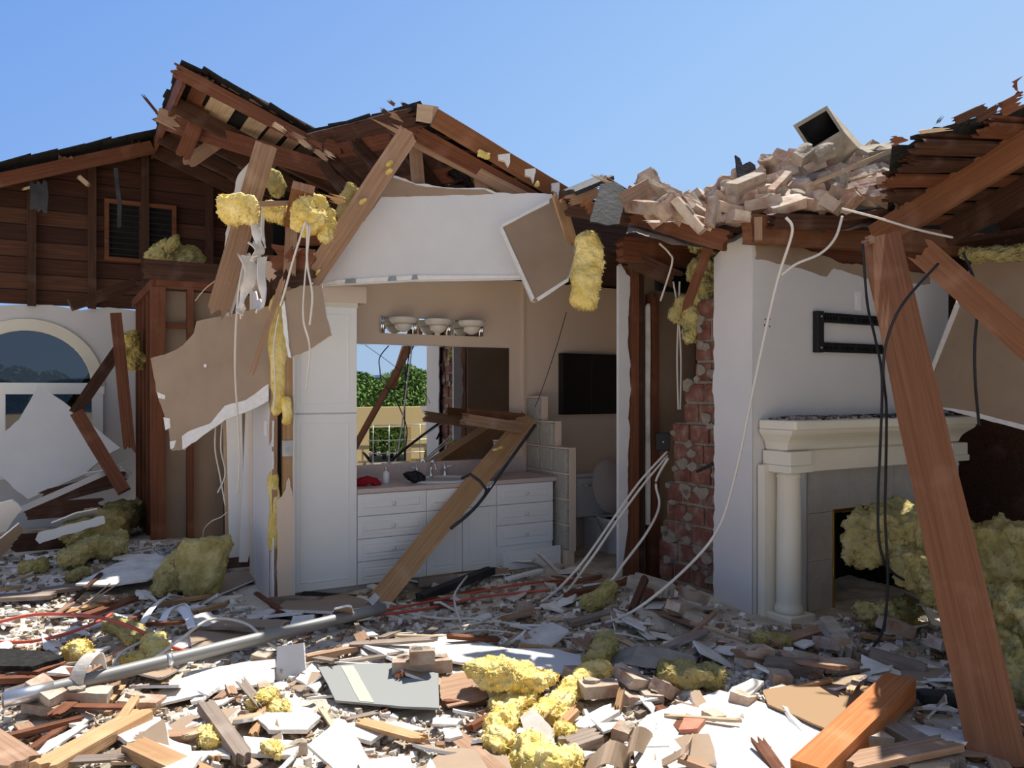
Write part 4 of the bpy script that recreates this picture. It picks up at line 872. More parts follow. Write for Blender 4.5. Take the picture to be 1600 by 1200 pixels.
hp = panel('hanging_sheet', [(446, 456), (470, 446), (503, 446), (510, 495), (518, 524), (500, 535), (480, 548), (455, 558), (450, 535)], pl5, .013, [M['drywall'], M['paper'], M['gypsum']], 'small brown backed plasterboard piece hanging over the tall white cabinet', 'plasterboard', [.006, .004, 0, .006, .012, .014, .01, .01, .01])
sub('white_edge', [(445, 470), (449, 500), (452, 540), (456, 560), (451, 558), (444, 520), (441, 480)], pl5, hp, 'gypsum', .01, .012, .006)
# white door jamb boards standing left of the partition
plank('jamb_board', P(365, 630, 7.0), P(371, 878, 7.0), .13, .03, 'white_paint', 'white door jamb board standing upright behind the hanging brown sheet', 'board')
plank('jamb_board', P(394, 628, 6.9), P(383, 878, 6.8), .10, .03, 'white_paint', 'white door jamb board leaning right beside the partition', 'board')
plank('jamb_board', P(352, 650, 7.05), P(356, 878, 7.05), .04, .03, 'wood_pale', 'thin pale trim left of the upright white jamb board', 'board')
plank('jamb_board', P(404, 600, 6.65), P(403, 905, 6.5), .05, .03, 'wall_white', 'narrow white corner trim at the left edge of the partition', 'board')
plank('sill_board', P(325, 884, 6.9), P(398, 876, 6.8), .09, .04, 'wood_dark', 'dark sill board at the foot of the white jamb boards', 'board')
# ------------------------------------------------------------------ left bay: leaning boards and sheets
plank('loose_board', P(110, 477, 7.8), P(214, 443, 8.4), .12, .04, 'wood_dark', 'dark board sticking out left above the white window wall', 'board', splinter=(0, .03))
plank('loose_stud', P(181, 490, 8.3), P(203, 708, 8.0), .11, .05, 'wood_red', 'upright reddish stud leaning beside the closet framing', 'stud', splinter=(0, .08))
plank('loose_board', P(186, 545, 8.8), P(117, 645, 8.3), .12, .045, 'wood_dark', 'dark board slanting down left across the window jamb', 'board')
plank('loose_board', P(120, 645, 8.0), P(194, 768, 7.8), .125, .05, 'wood_red', 'reddish board slanting down right over the white leaning sheet', 'board')
fluff('insulation_lump', [P(196, 520, 8.7), P(205, 545, 8.7), P(208, 578, 8.7)], .22, .2, 'yellow insulation lump wedged behind the upright reddish stud', .05, up=(1, 0, 0))
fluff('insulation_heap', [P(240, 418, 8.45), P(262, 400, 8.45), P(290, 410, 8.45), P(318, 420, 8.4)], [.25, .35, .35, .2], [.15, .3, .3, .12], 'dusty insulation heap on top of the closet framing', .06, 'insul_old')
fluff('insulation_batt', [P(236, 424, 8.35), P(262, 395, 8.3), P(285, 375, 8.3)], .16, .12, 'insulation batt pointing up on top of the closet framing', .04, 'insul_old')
pl6 = Plane3(P(58, 603, 8.8), P(188, 704, 8.6), P(30, 780, 8.2))
panel('leaning_sheet', [(60, 602), (100, 628), (188, 700), (168, 710), (130, 742), (44, 780), (20, 762), (0, 742), (-20, 735), (0, 680), (30, 655)], pl6, .014, BOARD, 'big white plasterboard sheet leaning below the arched window', 'plasterboard', [0, 0, .004, .004, .004, .004, .02, .02, .02, .01, .006])
plank('edge_strip', P(-10, 815, 7.0), P(212, 718, 8.2), .055, .02, 'wall_white', 'long white strip sloping up right under the leaning sheet', 'trim', splinter=(0, .2))
fb = [([(55, 843), (60, 832), (140, 812), (162, 806), (164, 818), (100, 836), (62, 850)], 7.0, 'folded white plasterboard piece with dark slot under the long strip'),
      ([(80, 818), (120, 802), (152, 796), (154, 806), (110, 818)], 7.15, 'narrow white plasterboard piece above the folded one'),
      ([(130, 740), (190, 730), (206, 742), (190, 752), (150, 760)], 8.3, 'white board scrap right of the leaning sheet foot'),
      ([(-10, 790), (20, 782), (34, 796), (10, 830), (-10, 835)], 6.6, 'white plasterboard corner at far left under the strip'),
      ([(-10, 850), (30, 818), (36, 830), (20, 850), (-5, 880)], 6.4, 'dark backed board scrap at the far left below the strip')]
for i, (q, d, lab) in enumerate(fb):
    pp = Plane3(P(q[0][0], q[0][1], d), P(q[2][0], q[2][1], d+.12), P(q[len(q)//2+1][0], q[len(q)//2+1][1], d+.15+.1*(i % 2)))
    panel('plasterboard_scrap', q, pp, .014, BOARD if i != 4 else [M['drywall'], M['paper'], M['gypsum']], lab, 'plasterboard', .012)
# dark filler boards standing in for the shaded void behind the left debris
for i, (a, b, c, d, dd, m_) in enumerate(((30, 800, 170, 790, 7.5, 'wood_dark'), (10, 850, 120, 842, 7.2, 'wood_dark'), (60, 780, 200, 745, 8.0, 'wood_dark'))):
    plank('broken_board', P(a, b, dd), P(c, d, dd+.4), .16, .04, m_, ['dark board lying under the folded plasterboard pieces', 'dark board at far left behind the insulation', 'dark board behind the foot of the leaning sheet'][i], 'board', splinter=(.1, .1))
# ------------------------------------------------------------------ valley and brick heap above the chimney
vr = base('roof_valley', 'flattened dark roof valley carrying the brick rubble', 'roof', P(1100, 350, 5.9))
rp(vr, 'beam', P(985, 334, 5.85), P(1140, 378, 5.45), .14, .08, 'wood_red', (0, -1, -.3), (.1, .03), 'dark red beam under the bricks')
rp(vr, 'beam', P(880, 322, 6.1), P(1100, 360, 5.9), .13, .08, 'wood_dark', (0, -1, -.3), (.05, .03))
p = [P(880, 312, 6.15), P(1130, 366, 5.62), P(1400, 336, 5.5), P(1440, 318, 7.0), P(1100, 346, 7.4), P(890, 322, 7.4)]
mb = MB(); mb.add(p+[q+Vector((0, 0, .05)) for q in p], [(5, 4, 3, 2, 1, 0), (6, 7, 8, 9, 10, 11)]+[(i, (i+1) % 6, (i+1) % 6+6, i+6) for i in range(6)]); adopt(mb.build('roof_deck', M['wood_dark']), vr, loc_of(vr))
plank('header_beam', P(1166, 358, 5.36), onv(1640, 392, 3.86), .19, .09, 'wood_post', 'long reddish header beam along the top of the chimney breast', 'beam', splinter=(.01, 0), face=-VD)
plank('header_block', P(1185, 340, 5.28), P(1185, 376, 5.28), .05, .05, 'wood_tan', 'short tan block on the left end of the header beam', 'block')
plank('upper_plate', P(1200, 345, 5.34), P(1440, 352, 5.9), .10, .06, 'wood_dark', 'dark plate lying on the header beam under the bricks', 'beam', splinter=(.05, .1))
mb = MB()
for i in range(6):
    for j in range(2): 
        c = P(1221+j*5, 350+i*5.5, 5.37-.0); mb.lathe([(.0, 0), (.006, 0), (.004, .012), (0, .014)], 6, 0, at(frame(Vector((1, 0, 0)), z=Vector((0, -1, 0))), c))
# toilet room header
plank('door_header', UV(3.88, 5.06, 2.80), UV(5.0, 5.06, 2.80), .20, .09, 'wood_red', 'reddish header beam with broken end above the stud wall', 'beam', splinter=(.06, 0), face=-VD)
plank('broken_board', P(975, 400, 6.4), P(1065, 440, 6.5), .15, .05, 'wood_dark', 'dark broken board below the header over the stud wall', 'board', splinter=(.1, .1))
plank('brace_board', P(1120, 350, 5.75), P(1068, 492, 5.95), .07, .03, 'wood_red', 'thin dark red board slanting down left of the chimney breast', 'board', splinter=(.02, .1))
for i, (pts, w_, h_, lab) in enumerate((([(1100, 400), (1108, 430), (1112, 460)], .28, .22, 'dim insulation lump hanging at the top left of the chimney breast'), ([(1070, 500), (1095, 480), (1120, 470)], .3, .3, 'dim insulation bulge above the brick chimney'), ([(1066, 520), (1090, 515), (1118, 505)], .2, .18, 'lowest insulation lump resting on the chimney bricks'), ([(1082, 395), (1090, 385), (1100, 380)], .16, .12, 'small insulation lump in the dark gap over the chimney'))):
    fluff('insulation_lump', [P(a, b, 6.25) for a, b in pts], w_, h_, lab, .05, 'insul_old', up=(0, 0, 1) if i else (1, 0, 0))  # darker wool stands in for the shade over the chimney
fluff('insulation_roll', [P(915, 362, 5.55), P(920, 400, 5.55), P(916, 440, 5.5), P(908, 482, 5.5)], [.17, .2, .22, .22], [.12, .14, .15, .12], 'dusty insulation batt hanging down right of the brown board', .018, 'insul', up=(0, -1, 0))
pl7 = Plane3(P(930, 290, 5.6), P(985, 300, 5.65), P(960, 352, 5.45))
panel('felt_flap', [(938, 288), (962, 284), (978, 298), (974, 322), (968, 350), (950, 352), (922, 346), (930, 315)], pl7, .012, [M['felt']]*3, 'black roofing felt flap hanging over the insulation batt', 'roofing felt', .01)
plank('felt_roll', P(888, 302, 5.8), P(950, 276, 6.0), .16, .03, 'felt', 'grey black felt strip on the roof left of the bricks', 'roofing felt', face=(0, -.3, 1), splinter=(.05, .1))
plank('broken_board', P(883, 315, 5.85), P(940, 300, 5.9), .08, .04, 'wood_tan', 'tan board under the black felt left of the bricks', 'board', splinter=(.05, .05))
plank('broken_board', P(972, 318, 5.5), P(1018, 292, 5.7), .13, .025, 'wood_tan', 'tan sheathing piece leaning against the left end of the brick heap', 'board', splinter=(.03, .02))
plank('splinter', P(920, 269, 5.7), P(990, 306, 5.7), .025, .02, 'wood_pale', 'thin pale splinter crossing over the black felt', 'splinter', splinter=(.15, .05))
plank('splinter', P(935, 272, 5.72), P(986, 303, 5.72), .03, .02, 'wood_red', 'thin reddish splinter beside the pale one over the felt', 'splinter', splinter=(.15, .05))
plank('broken_chunk', P(912, 330, 5.6), P(926, 312, 5.6), .10, .05, 'wood_post', 'reddish wood chunk under the black felt flap', 'wood chunk', splinter=(.04, .03))
plank('splinter', P(1003, 320, 5.55), P(1070, 342, 5.5), .03, .015, 'wood_pale', 'pale sliver under the bricks at the left of the heap', 'splinter', splinter=(.1, .1))
plank('splinter', P(1002, 346, 5.5), P(1060, 345, 5.5), .015, .012, 'alu', 'thin shiny strip under the bricks at the left of the heap', 'strip', splinter=(.1, .1))
# bricks
def brick_mesh(name, L, w_, h_, seed, mortar=True, red=False):
    rnd = random.Random(seed); bm = bmesh.new(); bmesh.ops.create_cube(bm, size=1)
    bmesh.ops.subdivide_edges(bm, edges=bm.edges[:], cuts=3, use_grid_fill=True)
    mb = MB()
    cut = rnd.uniform(-.3, .3) if rnd.random() < .5 else 0
    vs = []
    for q in bm.verts:
        p = Vector((q.co.x*L, q.co.y*w_, q.co.z*h_))
        if q.co.x > .3: p.x += cut*p.y
        vs.append(p+noise.noise_vector(p*14+Vector((seed*5.1, seed, 0)))*.005+noise.noise_vector(p*40+Vector((seed, 3, 0)))*.004)
    bm.verts.index_update(); mb.add(vs, [[q.index for q in f.verts] for f in bm.faces], 0); bm.free()
    if mortar:
        for _ in range(rnd.randint(1, 2)):
            q = MB(); q.lathe([(.0, 0), (rnd.uniform(.03, .06), .002), (rnd.uniform(.02, .035), rnd.uniform(.012, .022)), (.0, .02)], 9, 0, Matrix.Translation((rnd.uniform(-.3, .3)*L, rnd.uniform(-.25, .25)*w_, rnd.choice((-1, 1))*h_*.48)) @ Matrix.Diagonal((1.4, .8, 1, 1)))
            mb.add([Vector(p_)+noise.noise_vector(Vector(p_)*30)*.012 for p_ in q.v], q.f, 1)
    return mb
BR = []
for k in range(9):
    L = [.20, .21, .20, .19, .11, .13, .20, .09, .22][k]; w_ = [.10, .095, .10, .09, .10, .09, .10, .08, .10][k]; h_ = [.065, .06, .07, .06, .065, .06, .10, .06, .045][k]
    o = brick_mesh('brick', L, w_, h_, 40+k, True).build('brick', [M['brick_red' if k == 3 else 'brick'], M['mortar']]); BR.append(o)
BRU = [False]*len(BR)
def brick(k, M4, label, group, cat='brick'):
    if not BRU[k]: o = BR[k]; BRU[k] = True
    else: o = BR[k].copy(); COL.objects.link(o)
    o.matrix_world = M4; tag(o, label, cat)
    if group: o['group'] = group
    elif 'group' in o: del o['group']
    return o
def lerp_tab(tab, x):
    for (a, b), (c, d) in zip(tab, tab[1:]):
        if x <= c: return b+(d-b)*max(0, x-a)/(c-a)
    return tab[-1][1]
BOT = [(985, 326), (1060, 344), (1110, 356), (1150, 345), (1168, 334), (1400, 318)]
TOP = [(985, 306), (1018, 292), (1060, 312), (1098, 316), (1112, 300), (1150, 275), (1190, 268), (1232, 246), (1300, 243), (1345, 240), (1395, 244)]
def heap(px, t_): 
    y = lerp_tab(BOT, px)*(1-t_)+lerp_tab(TOP, px)*t_; return P(px, y, 5.45+.95*t_)
vs = []; fs = []; NX, NT = 60, 10
for i in range(NX+1):
    for j in range(NT+1):
        px = 985+(1398-985)*i/NX; q = heap(px, j/NT)+Vector((0, .12, -.13)); vs.append(q+noise.noise_vector(q*11)*.03)
for i in range(NX):
    for j in range(NT):
        a = i*(NT+1)+j; fs.append((a, a+NT+1, a+NT+2, a+1))
tag(MB().add(vs, fs, 0, True).build('mortar_rubble', M['mortar']), 'grey mortar crumbs filling the brick heap on the roof', 'rubble', None, 'stuff')
rnd = random.Random(21); spots = []; tries = 0
while len(spots) < 110 and tries < 6000:
    tries += 1; px = rnd.uniform(992, 1392); t_ = rnd.uniform(0, 1); q = heap(px, t_)
    if all((q-s).length > .14 for s in spots): spots.append(q)
for q in spots:
    k = rnd.choices(range(9), (5, 5, 4, 1, 3, 3, 2, 2, 3))[0]
    Rm = Matrix.Rotation(rnd.uniform(0, 6.3), 4, 'Z') @ Matrix.Rotation(rnd.gauss(0, .45), 4, 'X') @ Matrix.Rotation(rnd.gauss(0, .4), 4, 'Y') @ Matrix.Scale(1.22, 4)
    brick(k, at(Rm, q+Vector((0, -.01, .015))), 'mortar crusted brick lying in the heap on the roof above the chimney breast', 'bricks in the heap on the roof')
# larger pieces standing out of the heap
def dirpx(a, b): return (b-a).normalized()
def big_brick(px0, px1, d0, d1, w_, h_, label, face, seed, mat='brick'):
    p0, p1 = P(*px0, d0), P(*px1, d1); o = brick_mesh('brick', (p1-p0).length, w_, h_, seed).build('brick', [M[mat], M['mortar']], None, at(frame(p1-p0, z=Vector(face)), (p0+p1)/2)); return tag(o, label, 'brick')
big_brick((1055, 312), (1098, 362), 5.35, 5.3, .09, .06, 'long pale brick sliding down at the left of the roof heap', (.3, -.3, 1), 61)
big_brick((1108, 352), (1116, 312), 5.3, 5.35, .07, .06, 'brick standing on end above the left beam end', (1, -.6, 0), 62)
big_brick((1016, 288), (1062, 310), 5.7, 5.7, .06, .07, 'dark edged brick along the sky at the left of the heap', (0, -1, .6), 63)
big_brick((1026, 318), (1052, 336), 5.5, 5.45, .13, .07, 'pale flat brick facing the front at the left of the heap', (-.2, -.7, .7), 64)
ck = thing('mortared_brick_chunk', 'chunk of mortared bricks in the roof heap left of the flue tile', 'brick chunk', at(frame(P(1196, 278, 5.9)-P(1133, 304, 5.7), z=Vector((-.2, -.5, 1))), (P(1196, 278, 5.9)+P(1133, 304, 5.7))/2))
for i in range(3): lb('brick_course', ck, -.16+.02*i, -.06, -.13+.065*i, .16-.02*(2-i), .06, -.072+.065*i, 'brick', bev=.006)
lb('mortar', ck, -.15, -.055, -.12, .15, .055, .06, 'mortar')
pl8 = Plane3(P(1150, 243, 6.3), P(1185, 262, 6.3), P(1160, 290, 6.2))
panel('felt_scrap', [(1149, 242), (1156, 247), (1160, 258), (1172, 252), (1180, 258), (1186, 285), (1156, 290), (1153, 270)], pl8, .02, [M['felt']]*3, 'jagged grey felt scrap standing up left of the flue tile', 'roofing felt', .008)
big_brick((1316, 262), (1314, 292), 5.75, 5.7, .05, .09, 'grey brick standing on end right of the heap middle', (.2, -1, 0), 66, 'mortar')
big_brick((1285, 330), (1286, 300), 5.5, 5.5, .11, .07, 'pale square brick end at the right foot of the heap', (.2, -1, .1), 67)
big_brick((1272, 246), (1300, 232), 5.85, 5.85, .10, .08, 'pale mortar block right under the flue tile', (-.2, -.8, .5), 68, 'mortar')
big_brick((1245, 250), (1264, 236), 5.8, 5.85, .09, .08, 'grey block propping the left of the flue tile', (-.2, -.8, .5), 69, 'mortar')
big_brick((1345, 244), (1394, 236), 6.0, 6.1, .12, .10, 'grey mortar block on the heap right of the flue tile', (0, -.6, .8), 70, 'mortar')
big_brick((1205, 300), (1232, 272), 5.6, 5.75, .05, .05, 'orange edged brick leaning in the middle of the heap', (-.5, -.8, .2), 71, 'brick')
plank('splinter', P(1262, 291, 5.5), P(1400, 232, 5.6), .03, .02, 'wood_pale', 'long pale stick lying over the right of the brick heap', 'stick', splinter=(.1, .1))
plank('splinter', P(1300, 302, 5.45), P(1338, 296, 5.4), .025, .02, 'wood_tan', 'short tan stick at the right foot of the brick heap', 'stick', splinter=(.1, .02))
# flue tile
f0, f1, f2, f3 = P(1239, 196, 5.95), P(1292, 165, 6.05), P(1289, 212, 6.0), P(1235, 243, 5.9); ax = P(1356, 236, 6.55)-P(1292, 165, 6.05)
xa = (f1-f0).normalized(); ya = (f3-f0); ya = (ya-xa*ya.dot(xa)).normalized(); za_ = ax.normalized(); Lx, Ly, Lz = (f1-f0).length, (f3-f0).length, ax.length
mb = MB(); th = .03
def loop(i_, z): return [(i_, i_, z), (Lx-i_, i_, z), (Lx-i_, Ly-i_, z), (i_, Ly-i_, z)]
vs = loop(0, 0)+loop(th, 0)+loop(0, Lz)+loop(th, Lz); vs = [f0+xa*a+ya*b+za_*c for a, b, c in vs]; fs = []; ms = []
for i in range(4):
    j = (i+1) % 4; fs += [(i, j, 4+j, 4+i), (8+i, 8+j, 12+j, 12+i), (i, j, 8+j, 8+i)]
mb.add(vs, fs, 0); mb.add([vs[i] for i in (4, 5, 6, 7, 12, 13, 14, 15)], [(0, 1, 5, 4), (1, 2, 6, 5), (2, 3, 7, 6), (3, 0, 4, 7), (4, 5, 6, 7)], 1)
tag(mb.build('flue_tile', [M['flue'], M['soot']]), 'square clay flue tile lying on top of the brick heap', 'flue tile')
# --- right hand roof, seen from below
UA, VA = 4.875, 3.42
def Cz(u, v): return 2.86+.39*(VA-v)+.13*(u-UA)
def Cp(u, v, dz=0): return UV(u, v, Cz(u, v)+dz)
rc = base('roof_section', 'dark broken roof slope with skip sheathing at the right edge', 'roof', UV(5.5, 3.2, 2.8))
def CL(v): return 4.03+(v-2.76)*1.32 if v > 2.76 else 4.03+(2.76-v)*2.58
nC = (Cp(5, 3)-Cp(4, 3)).cross(Cp(4, 4)-Cp(4, 3))
for i, u in enumerate((4.93, 5.75, 6.5, 7.3, 8.2)): rp(rc, 'rafter', Cp(u, 3.52, -.10), Cp(u, .4, -.10), .19, .05, 'wood_post' if i == 0 else 'wood_dark', -UD, (0, 0))
rnd = random.Random(8)
for i in range(23):
    v = 3.5-.155*i; ul = max(CL(v), 5.4 if i > 8 else 0)+rnd.uniform(-.08, .08)  # later rows lie out of view, added for the shade they give
    rp(rc, 'sheathing_board', Cp(ul, v, .0), Cp(9.0, v, .0), .115, .022, ['wood_red', 'wood_dark', 'wood_dark'][i % 3], nC, (.12, 0))  # mostly dark boards, the underside's shade is put into their colour
    if 1 < i < 9: rp(rc, 'shake', Cp(ul+.0, v, .05), Cp(ul+rnd.uniform(.5, .9), v, .05), .10, .015, ['wood_red', 'wood_dark'][i % 2], nC, (.15, .1))
shingle_rows(rc, lambda a, b: Cp(a+CL(b)+.06, b, .045), .0, 4.0, 2.42, 3.55, 8, 9, .08)
shingle_rows(rc, lambda a, b: Cp(a+5.5, b, .045), .0, 3.2, .1, 2.3, 10, 10, .08)  # unseen nearer courses, added to shade the right side
for i, (a, b, c, d, w_, m_) in enumerate(((1486, 192, 1542, 166, .045, 'wood_dark'), (1520, 190, 1572, 161, .04, 'wood_dark'), (1560, 175, 1604, 152, .08, 'wood_red'), (1462, 194, 1474, 181, .015, 'wood_dark'), (1580, 144, 1606, 130, .09, 'wood_red'), (1432, 207, 1492, 200, .02, 'wood_pale'), (1388, 222, 1420, 216, .05, 'wood_red'))):
    plank('splinter', P(a, b, 4.25), P(c, d, 4.2), w_, .02, m_, ['dark shake sticking up at the top of the right roof', 'second dark shake sticking up right of the first on the right roof', 'broad red shake at the upper right corner of the roof', 'tiny dark splinter standing on the right roof', 'loose red shake in the sky at the right picture edge', 'pale sliver along the top left of the right roof', 'frayed red shake end at the left tip of the right roof'][i], 'shake', splinter=(.03, .06))
plank('roof_post', P(1376, 372, 5.05), P(1563, 1203, 3.42), .225, .075, 'wood_post', 'long reddish brown rafter leaning from the header to the ground at right', 'board', splinter=(.02, .05))
plank('roof_brace', P(1436, 388, 4.75), P(1660, 585, 4.1), .15, .09, 'wood_post', 'reddish brace slanting down to the right picture edge', 'board', splinter=(.08, 0))
plank('loose_block', P(1352, 377, 5.0), P(1366, 372, 5.0), .05, .05, 'wood_tan', 'small broken wood end at the top of the leaning rafter', 'wood chunk', splinter=(.02, .02))
pl9 = Plane3(P(1440, 632, 6.3), P(1600, 672, 5.6), P(1530, 420, 6.0))
rs = panel('hanging_sheet', [(1441, 630), (1497, 468), (1520, 405), (1720, 380), (1720, 705), (1600, 671), (1520, 650)], pl9, .014, [M['drywall'], M['paper'], M['gypsum']], 'large brown backed plasterboard sheet hanging at the right edge', 'plasterboard', [0, 0, .01, 0, 0, .006, .006])
sub('white_edge', [(1441, 612), (1446, 612), (1500, 478), (1495, 470)], pl9, rs, 'gypsum', .01, .014, .0); sub('white_edge', [(1446, 632), (1520, 651), (1600, 672), (1720, 706), (1720, 698), (1600, 664), (1520, 643)], pl9, rs, 'gypsum', .008, .012, .004)
fluff('insulation_batt', [P(1500, 402, 5.6), P(1560, 395, 5.5), P(1640, 392, 5.3)], .12, .10, 'dim insulation strip above the brown sheet at right', .03, 'insul_old')
# ================================================================== brace board, cables
def pt(q): return G(q[0], q[1], .02 if len(q) < 4 else q[3]) if (len(q) < 3 or q[2] in ('g', None)) else P(*q[:3])
def line(*q): return [pt(a) for a in q]
br0 = G(588, 944, .03); br1 = onv(826, 652, 6.62)
plank('brace_timber', br0, br1, .17, .09, 'wood_orange', 'long tan timber leaning from the rubble across the vanity to the mirror', 'board', splinter=(.03, .06))
plank('short_timber', onv(722, 654, 6.35), onv(812, 668, 6.45), .10, .09, 'wood_tan', 'short tan timber lying across the top of the leaning timber', 'board', splinter=(.04, .0))
plank('short_timber', onv(730, 644, 6.55), onv(818, 652, 6.6), .07, .05, 'wood_post', 'reddish short timber behind the tan one in front of the mirror', 'board', splinter=(.02, .0))
st = thing('pipe_strap', 'dark metal strap looped round the leaning timber', 'strap', Matrix.Translation(P(745, 745, 6.3)))
q = MB(); q.tube([P(a, b, d)-P(745, 745, 6.3) for a, b, d in ((722, 747, 6.35), (735, 741, 6.22), (750, 752, 6.2), (760, 765, 6.22), (757, 776, 6.25))], .012, 8); q.build('strap_band', M['felt'], st)
wire('thin_pipe', line((836, 664, 6.9), (790, 728, 6.55), (745, 790, 6.32), (704, 826, 6.2)), .014, 'felt', 'dark thin pipe running along the underside of the leaning timber', 'pipe')
wire('thin_pipe', line((838, 662, 6.95), (800, 715, 6.62), (765, 762, 6.4)), .006, 'alu', 'bright thin strip beside the dark pipe on the timber', 'pipe')
fluff('insulation_tuft', [onv(770, 705, 6.28), onv(785, 697, 6.3)], .06, .03, 'yellow insulation tuft stuck on the leaning timber', .01, n=10)
q = sheet_mb([G(574, 940, .10), G(580, 932, .13), G(588, 940, .12), G(592, 948, .05)], [Vector((.05, .02, .05))]*4, .004, seed=9).build('metal_bracket', M['alu']); tag(q, 'bent shiny metal bracket at the foot of the leaning timber', 'bracket')
